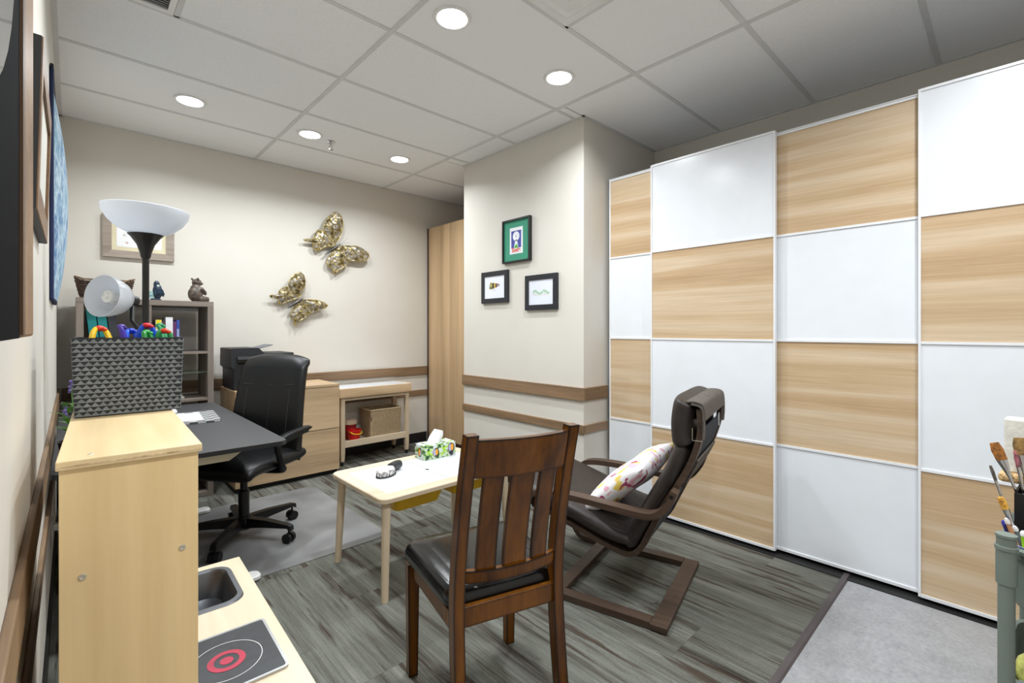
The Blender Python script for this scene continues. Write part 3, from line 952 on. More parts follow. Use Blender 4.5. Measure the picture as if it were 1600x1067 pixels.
def remeshed(o, vox, smooth=4):
    m = o.modifiers.new('remesh', 'REMESH')
    m.mode = 'VOXEL'
    m.voxel_size = vox
    m.use_smooth_shade = True
    s = o.modifiers.new('smooth', 'SMOOTH')
    s.iterations = smooth
    return o

# carved bear
bearm = plain('carved_dark_wood', (78, 68, 60), 0.5, var=0.45, vscale=55, bumps=0.9, bscale=110)
t = thing('bear_figurine', 'carved brown bear figurine sitting on the bookshelf', 'figurine', (SX0 + 0.672, SY0 + 0.10, SH_ + 0.001), R(35))
b = BM()
b.ell((-0.010, 0, 0.058), (0.050, 0.046, 0.060)).ell((-0.006, 0, 0.100), (0.036, 0.036, 0.034)).ell((0.004, 0, 0.146), (0.034, 0.032, 0.031)).ell((0.034, 0, 0.140), (0.020, 0.016, 0.014))
for s in (-1, 1):
    b.ell((-0.012, s * 0.027, 0.174), (0.010, 0.008, 0.010), 10)
    b.ell((0.030, s * 0.034, 0.024), (0.042, 0.018, 0.022)).ell((0.066, s * 0.034, 0.022), (0.013, 0.016, 0.021))
    b.tube([(0.0, s * 0.040, 0.102), (0.030, s * 0.044, 0.074), (0.058, s * 0.022, 0.062)], [0.016, 0.014, 0.012], 10)
o = remeshed(obj('bear_body', b, bearm, t, True), 0.0042, 3)
obj('nose', BM().ell((0.053, 0, 0.143), (0.006, 0.008, 0.006), 10), M['blackpl'], t, True)
obj('muzzle_patch', BM().ell((0.030, 0, 0.1525), (0.017, 0.015, 0.006), 12), plain('bear_pale', (168, 172, 178), 0.4), t, True)

# dark blue fish ornament
t = thing('fish_ornament', 'dark blue glazed fish ornament behind the lamp pole', 'ornament', (SX0 + 0.405, SY0 + 0.10, SH_ + 0.001), R(0))
fm = plain('blue_glaze', (26, 42, 58), 0.25, var=0.5, vscale=45)
b = BM().ell((0.03, 0, 0.065), (0.030, 0.020, 0.058)).ell((0.025, 0, 0.115), (0.020, 0.016, 0.030))
o = remeshed(obj('fish_body', b, fm, t, True), 0.0045, 2)
obj('fin', BM().prism([(0.030, 0.085), (0.060, 0.082), (0.072, 0.050), (0.066, 0.028), (0.040, 0.040)], -0.006, 0.006, 'y'), fm, t)
obj('fin', BM().prism([(0.012, 0.070), (-0.030, 0.058), (-0.052, 0.030), (-0.030, 0.008), (0.010, 0.020)], -0.006, 0.006, 'y'), plain('pale_glaze', (120, 150, 150), 0.25, var=0.5, vscale=45), t)
obj('eye', BM().ell((0.032, -0.014, 0.105), (0.009, 0.004, 0.009), 10), plain('eye_pale', (196, 206, 204), 0.2), t, True)
obj('foot', BM().ell((0.02, 0, 0.008), (0.034, 0.024, 0.009), 12), fm, t, True)

# ------------------------------------------------------------ picture frames
def frame_thing(name, label, w, h, fw, dep, fm, loc, rz, matc=None, mat_w=0.0, mat_h=None, paper=(240, 240, 242), group=None, tilt=0.0, inset=0.006):
    """local: x right, z up, looks towards -y, back at y=0"""
    o = thing(name, label, 'picture' if 'mirror' not in name else 'mirror', loc, rz, group)
    if tilt:
        o.rotation_euler = (tilt, 0, rz)
    for (x0, x1, z0, z1, hor) in ((-w / 2, w / 2, h / 2 - fw, h / 2, 1), (-w / 2, w / 2, -h / 2, -h / 2 + fw, 1), (-w / 2, -w / 2 + fw, -h / 2, h / 2, 0), (w / 2 - fw, w / 2, -h / 2, h / 2, 0)):
        sg = 1 if (z0 + z1 + x0 + x1) > 0 else -1
        if hor:
            i = z0 if z0 > 0 else z1
            ou = z1 if z0 > 0 else z0
            poly = [(-w / 2, ou), (w / 2, ou), (w / 2 - fw, i), (-w / 2 + fw, i)]
        else:
            i = x0 if x0 > 0 else x1
            ou = x1 if x0 > 0 else x0
            poly = [(ou, -h / 2), (ou, h / 2), (i, h / 2 - fw), (i, -h / 2 + fw)]
        obj('frame_rail', BM().prism(poly, -dep, -0.001, 'y'), fm, o)
    iw, ih = w - 2 * fw, h - 2 * fw
    if matc:
        obj('mat_board', BM().box(-iw / 2, iw / 2, -dep + inset, -0.002, -ih / 2, ih / 2), plain('mat_board', matc, 0.85, var=0.02), o)
        iw, ih = iw - 2 * mat_w, ih - 2 * (mat_h if mat_h else mat_w)
        pr = obj('print', BM().box(-iw / 2, iw / 2, -dep + inset - 0.001, -dep + inset + 0.002, -ih / 2, ih / 2), plain('print_paper', paper, 0.8, var=0.01), o)
        yf = -dep + inset - 0.001
    else:
        pr = obj('print', BM().box(-iw / 2, iw / 2, -dep + inset, -0.002, -ih / 2, ih / 2), plain('print_paper', paper, 0.8, var=0.01), o)
        yf = -dep + inset
    return o, pr, yf
def art(pr, yf, poly, col, name='printed_shape', k=0):
    return obj(name, BM().prism(poly, yf - 0.0004 - 0.0003 * k, yf + 0.0002, 'y'), plain('ink', col, 0.7, var=0.06), pr)
bf = plain('black_frame', (30, 33, 40), 0.35, var=0.1)
bk = plain('black_thin_frame', (22, 26, 27), 0.35, var=0.1)
# green matted print
o, pr, yf = frame_thing('framed_print', 'black framed picture with a green mat and small blue print', 0.318, 0.350, 0.014, 0.030, bk, (PX, 2.727, 1.968), R(-90), (66, 150, 122), 0.070, 0.055, (236, 238, 242), 'framed pictures on the pillar', inset=0.012)
# narrower paper inside the mat
K_ = 1.32
def sc(poly):
    return [(a * K_, c * K_) for a, c in poly]
art(pr, yf, sc([(-0.043, -0.045), (0.043, -0.045), (0.043, 0.060), (-0.043, 0.060)]), (72, 78, 160), k=0)
art(pr, yf, sc(circle(0.0, 0.026, 0.029)), (236, 238, 248), k=1)
art(pr, yf, sc([(-0.020, -0.044), (0.020, -0.044), (0.007, 0.004), (-0.007, 0.004)]), (226, 236, 240), k=1)
art(pr, yf, sc([(-0.020, -0.045), (0.020, -0.045), (0.011, -0.028), (0.0, -0.022), (-0.011, -0.030)]), (96, 176, 80), k=2)
art(pr, yf, sc(circle(-0.001, 0.026, 0.004, 10)), (90, 70, 60), k=2)
def lettering(pr, body, size, loc, col):
    cu = bpy.data.curves.new('lettering', 'FONT')
    cu.body = body
    cu.size = size
    cu.align_x = 'CENTER'
    cu.extrude = 0.0003
    cu.offset = 0.0014
    tmp = bpy.data.objects.new('tmp', cu)
    COL.objects.link(tmp)
    dg = bpy.context.evaluated_depsgraph_get()
    me = bpy.data.meshes.new_from_object(tmp.evaluated_get(dg))
    bpy.data.objects.remove(tmp)
    me.materials.clear()
    me.materials.append(plain('letter_ink', col, 0.6, var=0.3, vscale=60))
    lo = bpy.data.objects.new('lettering', me)
    COL.objects.link(lo)
    lo.parent = pr
    lo.location = loc
    lo.rotation_euler = (R(90), 0, 0)
lettering(pr, 'Sode', 0.050, (0.001, yf - 0.0012, -0.090), (206, 66, 44))
# bee print
o, pr, yf = frame_thing('framed_print', 'square black frame with a small bee drawing', 0.336, 0.268, 0.040, 0.022, bf, (PX, 2.996, 1.611), R(-90), None, 0, None, (232, 234, 242), 'framed pictures on the pillar')
for k, (x, w, c) in enumerate(((-0.030, 0.030, (150, 136, 66)), (-0.010, 0.014, (50, 44, 40)), (0.004, 0.014, (206, 168, 60)), (0.016, 0.012, (48, 40, 38)), (0.028, 0.010, (150, 84, 56)), (0.040, 0.008, (70, 62, 60)))):
    hh = 0.030 - 0.002 * k
    art(pr, yf, [(a * 1.4, c_3 * 1.4) for a, c_3 in ((x - w * 0.6, -0.010 + 0.003 * k), (x + w * 0.35, -0.012 + 0.003 * k), (x + w * 0.55, hh - 0.004), (x - w * 0.3, hh))], c, k=k % 2)
art(pr, yf, circle(-0.046, 0.008, 0.018, 16), (96, 104, 78), k=2)
art(pr, yf, circle(-0.045, 0.012, 0.010, 14), (214, 196, 120), k=3)
for x in (-0.020, -0.006, 0.010):
    art(pr, yf, [(x, -0.012), (x + 0.002, -0.012), (x + 0.004, -0.036), (x + 0.002, -0.036)], (168, 156, 140), name='leg_stroke')
# caterpillar print
o, pr, yf = frame_thing('framed_print', 'square black frame with a pale green caterpillar drawing', 0.333, 0.270, 0.040, 0.022, bf, (PX, 2.459, 1.538), R(-90), None, 0, None, (226, 229, 240), 'framed pictures on the pillar')
for k in range(17):
    x = -0.082 + k * 0.0102
    lift = 0.012 * math.sin(k * 0.72) if k < 9 else 0.010 * math.sin((k - 9) * 0.8 - 0.5)
    art(pr, yf, circle(x, 0.002 + lift, 0.0085, 10), (158, 196, 170) if k % 2 else (186, 212, 186), name='body_segment', k=k % 2)
    art(pr, yf, [(x, -0.004 + lift), (x + 0.002, -0.004 + lift), (x + 0.002, -0.026), (x, -0.026)], (196, 204, 150) if k % 3 else (150, 132, 112), name='leg_stroke')
# picture on the back wall behind the lamp
fg = wood('driftwood_frame', (140, 126, 112), (168, 156, 144), 'x', 60, 0.06, 10, 0.3, 0.6)
o, pr, yf = frame_thing('framed_print', 'driftwood framed picture with a cream mat behind the lamp bowl', 0.428, 0.315, 0.052, 0.026, fg, (0.377, YB, 1.945), 0, (222, 212, 180), 0.028, None, (240, 240, 240))
for (x, z, c) in ((-0.075, -0.045, (214, 190, 190)), (-0.09, 0.01, (206, 206, 196)), (0.08, -0.05, (200, 200, 196)), (0.09, -0.02, (190, 204, 190)), (0.03, 0.02, (214, 206, 190))):
    art(pr, yf, circle(x, z, 0.009, 8), c)
    art(pr, yf, [(x - 0.016, z + 0.012), (x - 0.014, z + 0.010), (x + 0.016, z - 0.012), (x + 0.014, z - 0.013)], c, name='stem_stroke')

# three pieces hanging on the left wall
wf = wood('ridged_brown_frame', (112, 82, 56), (156, 120, 84), 'y', 120, 0.4, 12, 0.4, 0.5, bumps=0.6)
t = thing('oval_mirror', 'black panel with an oval mirror and ridged brown wood edge on the left wall', 'mirror', (XL, 0.04, 1.585), R(90))
w, h, dep = 0.98, 0.68, 0.048
for (x0, x1, z0, z1) in ((-w / 2, -w / 2 + 0.10, -h / 2, h / 2), (w / 2 - 0.118, w / 2, -h / 2, h / 2)):
    obj('frame_rail', BM().box(x0, x1, -dep, -0.002, z0, z1, 0.002), wf, t)
    xi = x1 - 0.018 if x0 < 0 else x0
    obj('inner_bead', BM().box(xi, xi + 0.018, -dep - 0.0006, -dep + 0.002, z0 + 0.002, z1 - 0.002), plain('dark_bead', (92, 64, 42), 0.5), t)
obj('dark_panel', BM().box(-w / 2 + 0.10, w / 2 - 0.118, -dep + 0.001, -0.002, -h / 2, h / 2), plain('charcoal_panel', (12, 12, 14), 0.9, spec=0.05), t)
mirror_m, ntm, bm_ = newmat('mirror_glass')
bm_.inputs['Metallic'].default_value = 1.0
bm_.inputs['Roughness'].default_value = 0.03
bm_.inputs['Base Color'].default_value = lin((205, 208, 212))
obj('mirror_glass', BM().loops([[(0.02 + 0.30 * math.cos(a), y, -0.125 + 0.16 * math.sin(a)) for a in [2 * math.pi * k / 48 for k in range(48)]] for y in (-dep + 0.003, -dep - 0.0005)]), mirror_m, t)
o, pr, yf = frame_thing('framed_print', 'brown wooden picture frame with pale mat beside the oval mirror', 0.553, 0.361, 0.055, 0.022, wood('brown_frame', (112, 84, 60), (140, 108, 80), 'x', 60, 0.1, 10, 0.3, 0.5), (XL + 0.001, 1.6665, 1.6845), R(90), (196, 190, 176), 0.03, None, (206, 204, 196), tilt=R(1.4))

obj('frame_side', BM().box(-0.2775, 0.2775, -0.0195, -0.0015, -0.1815, -0.172).box(-0.2775, 0.2775, -0.0195, -0.0015, 0.172, 0.1815).box(-0.2775, -0.268, -0.0195, -0.0015, -0.172, 0.172).box(0.268, 0.2775, -0.0195, -0.0015, -0.172, 0.172), plain('black_frame_side', (34, 33, 34), 0.5), o)

def batik():
    m, nt, b = newmat('blue_batik')
    v = coords(nt, (1, 1, 0.5))
    a = noise(nt, v, 9, 5, 0.65)
    f = noise(nt, v, 55, 4, 0.7)
    c = mix(nt, 0.45, ramp(nt, a, [(0.30, (20, 70, 130)), (0.42, (50, 124, 170)), (0.50, (190, 212, 224)), (0.58, (90, 158, 178)), (0.70, (30, 100, 170))]),
            ramp(nt, f, [(0.35, (24, 84, 140)), (0.65, (214, 228, 236))]))
    nt.links.new(c, b.inputs['Base Color'])
    b.inputs['Roughness'].default_value = 0.8
    return m
t = thing('textile_hanging', 'bulging blue and white quilted textile hanging with a navy border', 'wall hanging', (XL, 2.84, 1.885), R(90))
b = BM()
hh = 0.495
nz, ny = 24, 14
front = []
rings = []
for i in range(nz + 1):
    z = -hh + 2 * hh * i / nz
    u = z / hh
    bulge = 0.050 * max(0.0, 1 - abs(u + 0.08) ** 2.0) ** 0.8
    ring = []
    for j in range(ny + 1):
        s = j / ny
        ring.append((0.60 * s, -0.008 - bulge * math.sin(math.pi * min(1, s / 1.1)) ** 0.7, z))
    for j in range(ny, -1, -1):
        ring.append((0.60 * j / ny, -0.002, z))
    rings.append(ring)
b.loops(rings)
obj('quilted_face', b, batik(), t, True)
navy = plain('navy_binding', (26, 40, 78), 0.8)
obj('binding', BM().tube([(0.0, -0.007, -hh - 0.005), (0.0, -0.007, 0.0), (0.0, -0.007, hh + 0.005)], 0.008, 8), navy, t, True)
obj('binding', BM().tube([(0.0, -0.007, -hh - 0.003), (0.3, -0.012, -hh - 0.003), (0.6, -0.007, -hh - 0.003)], 0.008, 8), navy, t, True)
obj('hanging_rod', BM().tube([(-0.02, -0.008, hh + 0.008), (0.62, -0.008, hh + 0.008)], 0.007, 8), plain('dark_rod', (30, 30, 36), 0.5), t, True)

t = thing('wall_socket', 'white wall socket plate with a plug low on the left wall', 'socket', (XL, 3.08, 0.30), R(90))
obj('plate', BM().box(-0.04, 0.04, -0.006, -0.001, -0.062, 0.062, 0.002), M['white_pl'], t)
obj('plug', BM().box(-0.016, 0.016, -0.034, -0.0062, 0.010, 0.042, 0.004), M['white_pl'], t)

# ------------------------------------------------------------ metal butterflies
def foil():
    m, nt, b = newmat('hammered_gold_foil')
    v = coords(nt)
    vo = N(nt, 'ShaderNodeTexVoronoi')
    vo.inputs['Scale'].default_value = 34
    nt.links.new(v, vo.inputs['Vector'])
    n1 = noise(nt, v, 22, 4, 0.7)
    c = mix(nt, 0.5, ramp(nt, n1, [(0.34, (52, 44, 34)), (0.42, (130, 108, 58)), (0.48, (200, 176, 84)), (0.54, (206, 204, 208)), (0.60, (104, 90, 76)), (0.68, (196, 168, 60))]),
            ramp(nt, vo.outputs['Distance'], [(0.05, (224, 220, 214)), (0.35, (150, 136, 104)), (0.6, (62, 54, 44))]))
    nt.links.new(c, b.inputs['Base Color'])
    b.inputs['Metallic'].default_value = 0.45
    b.inputs['Roughness'].default_value = 0.32
    bump(nt, b, vo.outputs['Distance'], 0.8, 0.006)
    return m
foil_m = foil()
foil_e = plain('gold_rim', (176, 156, 88), 0.35, 0.5, var=0.25, vscale=40)
BF = {
 'A': {'fl': [(1.855, 2.388), (1.903, 2.375), (1.927, 2.344), (1.941, 2.264), (1.921, 2.179), (1.879, 2.103), (1.826, 2.119), (1.774, 2.181), (1.751, 2.235), (1.791, 2.322)],
       'hl': [(1.826, 2.108), (1.786, 2.172), (1.717, 2.202), (1.673, 2.161), (1.656, 2.108), (1.579, 2.093), (1.579, 2.076), (1.656, 2.069), (1.656, 2.03), (1.7, 1.995), (1.774, 2.044), (1.844, 2.058), (1.879, 2.091)],
       'fr': [(1.915, 2.067), (1.999, 2.083), (2.099, 2.083), (2.188, 2.039), (2.208, 1.992), (2.15, 1.944), (2.049, 1.934), (1.987, 1.945), (1.939, 2.005)],
       'hr': [(1.903, 2.054), (1.844, 2.006), (1.791, 1.919), (1.791, 1.873), (1.844, 1.838), (1.855, 1.792), (1.903, 1.831), (1.975, 1.879), (1.993, 1.928), (1.963, 1.984), (1.927, 2.039)],
       'body': [(1.763, 1.971), (1.915, 2.087)], 'ant': [(1.915, 2.087), (1.975, 2.145), (2.006, 2.113)]},
 'B': {'fl': [(1.526, 1.782), (1.569, 1.752), (1.583, 1.687), (1.569, 1.619), (1.531, 1.556), (1.489, 1.582), (1.442, 1.644), (1.437, 1.677), (1.468, 1.739)],
       'hl': [(1.489, 1.582), (1.447, 1.634), (1.401, 1.636), (1.361, 1.602), (1.346, 1.558), (1.291, 1.561), (1.286, 1.539), (1.346, 1.526), (1.366, 1.478), (1.437, 1.508), (1.5, 1.533), (1.531, 1.551)],
       'fr': [(1.558, 1.53), (1.628, 1.533), (1.717, 1.525), (1.786, 1.488), (1.763, 1.459), (1.684, 1.434), (1.628, 1.404), (1.596, 1.442), (1.569, 1.508)],
       'hr': [(1.553, 1.524), (1.5, 1.494), (1.463, 1.405), (1.453, 1.372), (1.484, 1.34), (1.494, 1.286), (1.531, 1.33), (1.596, 1.364), (1.617, 1.398), (1.585, 1.464)],
       'body': [(1.427, 1.451), (1.558, 1.539)], 'ant': [(1.558, 1.539), (1.604, 1.593), (1.623, 1.561)]}}
def closed_cat(pts, n=4):
    P = [Vector(p) for p in pts]
    out = []
    m_ = len(P)
    for i in range(m_):
        p0, p1, p2, p3 = P[i - 1], P[i], P[(i + 1) % m_], P[(i + 2) % m_]
        for k in range(n):
            q = k / n
            out.append(0.5 * ((2 * p1) + (p2 - p0) * q + (2 * p0 - 5 * p1 + 4 * p2 - p3) * q * q + (3 * p1 - p0 - 3 * p2 + p3) * q ** 3))
    return out
for key, lab in (('A', 'larger hammered gold metal butterfly, the upper one on the back wall'), ('B', 'smaller hammered gold metal butterfly, the lower one on the back wall')):
    d = BF[key]
    mid = (Vector(d['body'][0]) + Vector(d['body'][1])) / 2
    t = thing('metal_butterfly', lab, 'wall decoration', (mid.x, YB - 0.030, mid.y), group='metal butterflies on the back wall')
    for wn in ('fl', 'hl', 'fr', 'hr'):
        pts = closed_cat([(p[0] - mid.x, p[1] - mid.y) for p in d[wn]])
        c = sum(pts, Vector((0, 0))) / len(pts)
        rings = []
        for s, dome in ((1.0, 0.0), (0.93, -0.006), (0.86, -0.003), (0.6, -0.014), (0.3, -0.020), (0.05, -0.021)):
            ring = []
            for k, p in enumerate(pts):
                q = c + (p - c) * s * (1 + (0.02 * math.sin(k * 2.1) if s > 0.85 else 0))
                lift = -0.012 - 0.17 * q.length * (0.75 if wn[0] == 'f' else 0.5)
                ring.append((q.x, lift * 0.55 + dome, q.y))
            rings.append(ring)
        wg = obj('wing', BM().loops(rings, cap0=False), foil_m, t, True, ang=70)
        rim = [(rings[0][k][0], rings[0][k][1], rings[0][k][2]) for k in range(len(pts))]
        obj('wing_rim', BM().tube(rim, 0.0035, 5, closed=True), foil_e, wg, True)
    b0, b1 = [Vector((p[0] - mid.x, p[1] - mid.y)) for p in d['body']]
    bp = [V(((b0.x * (1 - s) + b1.x * s), -0.022, (b0.y * (1 - s) + b1.y * s))) for s in (0, 0.2, 0.5, 0.8, 1.0)]
    obj('body', BM().tube(bp, [0.004, 0.011, 0.013, 0.012, 0.006], 10), plain('dull_steel', (96, 94, 92), 0.3, 0.9), t, True)
    a0_ = V((d['ant'][0][0] - mid.x, -0.022, d['ant'][0][1] - mid.y))
    for q in (1, 2):
        a1_ = V((d['ant'][q][0] - mid.x, -0.040, d['ant'][q][1] - mid.y))
        obj('antenna', BM().tube([a0_, (a0_ + a1_) / 2 + V((0, -0.006, 0)), a1_], 0.0014, 5), M['steel'], t)
    obj('wall_stud', BM().tube([(0, -0.022, 0), (0, 0.0295, 0)], 0.006, 8), M['steel'], t)

# ------------------------------------------------------------ drawer cabinet and printer
t = thing('drawer_cabinet', 'low oak drawer cabinet under the printer', 'cabinet', (0.905, 4.03, 0))
CW, CD, CH = 0.805, 0.485, 0.782
obj('body', BM().box(0, 0.018, 0.02, CD, 0.04, CH - 0.022).box(CW - 0.018, CW, 0.02, CD, 0.04, CH - 0.022).box(0.018, CW - 0.018, CD - 0.01, CD, 0.04, CH - 0.022).box(0.018, CW - 0.018, 0.02, CD - 0.01, 0.04, 0.055), M['oakz'], t)
obj('top_panel', BM().box(-0.001, CW + 0.001, -0.001, CD, CH - 0.022, CH, 0.0015), M['oak'], t)
obj('plinth', BM().box(0.01, CW - 0.01, 0.03, CD, 0.0, 0.04), M['blackpl'], t)
for (z0, z1) in ((0.040, 0.395), (0.401, CH - 0.026)):
    obj('drawer_front', BM().box(0.0, CW, 0.0, 0.0195, z0, z1, 0.001), M['oak'], t)

t = thing('printer', 'charcoal multifunction office printer on the oak cabinet', 'printer', (0.905, 4.09, CH + 0.001))
obj('base_unit', BM().box(0.0, 0.40, 0.0, 0.36, 0.0, 0.215, 0.012), M['printer'], t)
obj('paper_drawer', BM().box(0.03, 0.37, -0.006, 0.02, 0.015, 0.085, 0.004), M['printer'], t)
obj('output_slot', BM().box(0.05, 0.35, -0.001, 0.1, 0.13, 0.165), M['black_base'], t)
sc = obj('scanner_unit', BM().prism([(-0.010, 0.175), (0.0, 0.160), (0.025, 0.205), (0.025, 0.215), (0.44, 0.215), (0.44, 0.262), (-0.018, 0.262), (-0.018, 0.180)], -0.025, 0.35, 'y'), M['printer'], t)
obj('control_panel', BM().prism([(-0.03, 0.215), (-0.05, 0.240), (-0.045, 0.262), (-0.02, 0.262)], 0.02, 0.40, 'x'), plain('panel_black', (24, 25, 28), 0.25), t)
fd = obj('document_feeder', BM().prism([(-0.018, 0.262), (0.215, 0.262), (0.215, 0.285), (0.175, 0.325), (-0.012, 0.325), (-0.018, 0.318)], -0.010, 0.345, 'y'), M['printer'], t)
obj('lid', BM().box(0.20, 0.44, -0.015, 0.345, 0.262, 0.282, 0.006), M['printer'], t)
obj('input_tray', BM().obox((0.17, 0.17, 0.312), (0.30, 0.17, 0.345), 0.22, 0.006, 0.002), plain('tray_grey', (92, 96, 104), 0.4), t)

# ------------------------------------------------------------ side table with basket and buckets
t = thing('art_table', 'blond pine craft table with a white top against the back wall', 'table', (1.775, 4.175, 0))
TW, TD, TZ = 0.745, 0.335, 0.712
obj('top_panel', BM().box(0.016, TW - 0.016, 0.018, TD, TZ - 0.012, TZ - 0.004), M['white_lac'], t)
obj('apron', BM().box(0, TW, 0, 0.018, TZ - 0.085, TZ, 0.003), wood('knotty_pine', (190, 156, 116), (216, 188, 152), 'x', 26, 0.14, 5, 0.55, 0.5), t)
obj('apron', BM().box(0, 0.016, 0.018, TD, TZ - 0.085, TZ, 0.002), M['pine'], t)
obj('apron', BM().box(TW - 0.016, TW, 0.018, TD, TZ - 0.085, TZ, 0.002), M['pine'], t)
obj('apron', BM().box(0.016, TW - 0.016, TD - 0.016, TD, TZ - 0.085, TZ - 0.012), M['pine'], t)
obj('rail', BM().box(0.055, TW - 0.055, 0.024, 0.042, TZ - 0.115, TZ - 0.086), M['pine'], t)
for lx in (0.020, TW - 0.058):
    for ly in (0.020, TD - 0.058):
        lg = obj('leg', BM().loops([[(lx + a, ly + c, z) for a, c in ((w0, w0), (0.038 - w0, w0), (0.038 - w0, 0.038 - w0), (w0, 0.038 - w0))] for w0, z in ((0.004, 0.040), (0.0, 0.12), (0.0, TZ - 0.085))]), M['pinez'], t)
        obj('caster', BM().tube([(lx + 0.012, ly + 0.02, 0.016), (lx + 0.026, ly + 0.02, 0.016)], 0.016, 12).box(lx + 0.013, lx + 0.025, ly + 0.013, ly + 0.027, 0.02, 0.042), M['blackpl'], lg)
obj('shelf', BM().box(0.056, TW - 0.056, 0.040, TD - 0.04, 0.185, 0.197), M['pine'], t)
obj('rail', BM().box(0.058, TW - 0.058, 0.022, 0.040, 0.165, 0.225, 0.002), M['pine'], t)
obj('rail', BM().box(0.058, TW - 0.058, TD - 0.04, TD - 0.022, 0.165, 0.225, 0.002), M['pine'], t)

def weave(name, c1, c2, sx=46):
    m, nt, b = newmat(name)
    v = coords(nt, rnd=False)
    sep = N(nt, 'ShaderNodeSeparateXYZ')
    nt.links.new(v, sep.inputs[0])
    add = N(nt, 'ShaderNodeMath', operation='ADD')
    nt.links.new(sep.outputs['X'], add.inputs[0])
    nt.links.new(sep.outputs['Y'], add.inputs[1])
    cmb = N(nt, 'ShaderNodeCombineXYZ')
    nt.links.new(add.outputs[0], cmb.inputs['X'])
    nt.links.new(sep.outputs['Z'], cmb.inputs['Y'])
    br = N(nt, 'ShaderNodeTexBrick')
    br.inputs['Scale'].default_value = 1.0
    br.inputs['Brick Width'].default_value = 0.017
    br.inputs['Row Height'].default_value = 0.0125
    br.inputs['Mortar Size'].default_value = 0.0016
    br.inputs['Mortar Smooth'].default_value = 0.3
    br.offset = 0.0
    br.inputs['Color1'].default_value = lin(c1)
    br.inputs['Color2'].default_value = lin(c2)
    br.inputs['Mortar'].default_value = lin((92, 76, 56))
    nt.links.new(cmb.outputs[0], br.inputs['Vector'])
    nt.links.new(br.outputs['Color'], b.inputs['Base Color'])
    b.inputs['Roughness'].default_value = 0.8
    inv = N(nt, 'ShaderNodeMath', operation='SUBTRACT')
    inv.inputs[0].default_value = 1.0
    nt.links.new(br.outputs['Fac'], inv.inputs[1])
    bump(nt, b, inv.outputs[0], 0.7, 0.003)
    return m
wv = weave('tan_weave', (196, 172, 136), (182, 156, 120))
t = thing('rattan_basket', 'tan woven storage basket on the craft table shelf', 'basket', (2.262, 4.335, 0.198))
def box_shell(b, w, d, h, th, taper, r=0.02):
    b.loops([loop3(rrect(0, 0, w - taper, d - taper, r), 0.0), loop3(rrect(0, 0, w, d, r), h), loop3(rrect(0, 0, w - 2 * th, d - 2 * th, r - 0.004), h), loop3(rrect(0, 0, w - 2 * th - taper, d - 2 * th - taper, r - 0.004), th)])
    return b
obj('woven_body', box_shell(BM(), 0.335, 0.245, 0.275, 0.008, 0.018), wv, t, True)
obj('rim', BM().tube([(x, y, 0.277) for x, y in rrect(0, 0, 0.330, 0.240, 0.02)], 0.006, 6, closed=True), plain('rattan_rim', (196, 172, 138), 0.8), t, True)
obj('lining', BM().box(-0.150, 0.150, -0.108, 0.108, 0.190, 0.240, 0.01), M['black_base'], t)

def bucket(label, loc, r0, r1, h, mat, hm, grp=None):
    o = thing('toy_bucket', label, 'bucket', loc, R(20))
    obj('pail', BM().lathe([(0.0, 0.0), (r0, 0.0), (r1, h), (r1 + 0.005, h), (r1 + 0.005, h - 0.012), (r1 - 0.003, h - 0.002), (r0 - 0.003, 0.004), (0.0, 0.004)], 26), mat, o, True)
    obj('handle', BM().tube(cat([(-r1, 0, h - 0.01), (-r1 * 0.9, -r1 * 0.72, h - 0.030), (0, -r1 * 1.12, h - 0.040), (r1 * 0.9, -r1 * 0.72, h - 0.030), (r1, 0, h - 0.01)], 5), 0.005, 8), hm, o, True)
    return o
bucket('small red toy bucket with a yellow handle', (1.960, 4.282, 0.198), 0.046, 0.060, 0.108, M['redpl'], M['yellowpl'])
t = thing('toy_drum', 'red toy drum with a pale wooden rim behind the bucket', 'toy drum', (1.975, 4.405, 0.198))
obj('shell', BM().lathe([(0.0, 0.0), (0.056, 0.0), (0.056, 0.150), (0.0, 0.150)], 28), plain('dark_red', (140, 20, 22), 0.4), t, True)
obj('hoop', BM().lathe([(0.057, 0.142), (0.065, 0.142), (0.065, 0.178), (0.057, 0.178), (0.057, 0.142)], 28), M['pine'], t, True)

# ------------------------------------------------------------ chair mat
mm, ntm2, bmm = newmat('clear_grey_vinyl')
bmm.inputs['Base Color'].default_value = lin((148, 148, 148))
bmm.inputs['Roughness'].default_value = 0.45
bmm.inputs['Alpha'].default_value = 0.62
v = coords(ntm2, rnd=False)
ntm2.links.new(ramp(ntm2, noise(ntm2, v, 2.2, 2), [(0.35, (126, 126, 126)), (0.65, (164, 164, 164))]), bmm.inputs['Base Color'])
o = obj('chair_mat', BM().loops([loop3(rrect(0.82, 3.215, 1.18, 1.23, 0.07), z) for z in (0.0012, 0.0040)]), mm)
tag(o, 'translucent grey plastic chair mat on the carpet under the office chair', 'chair mat')
MZ = 0.0042

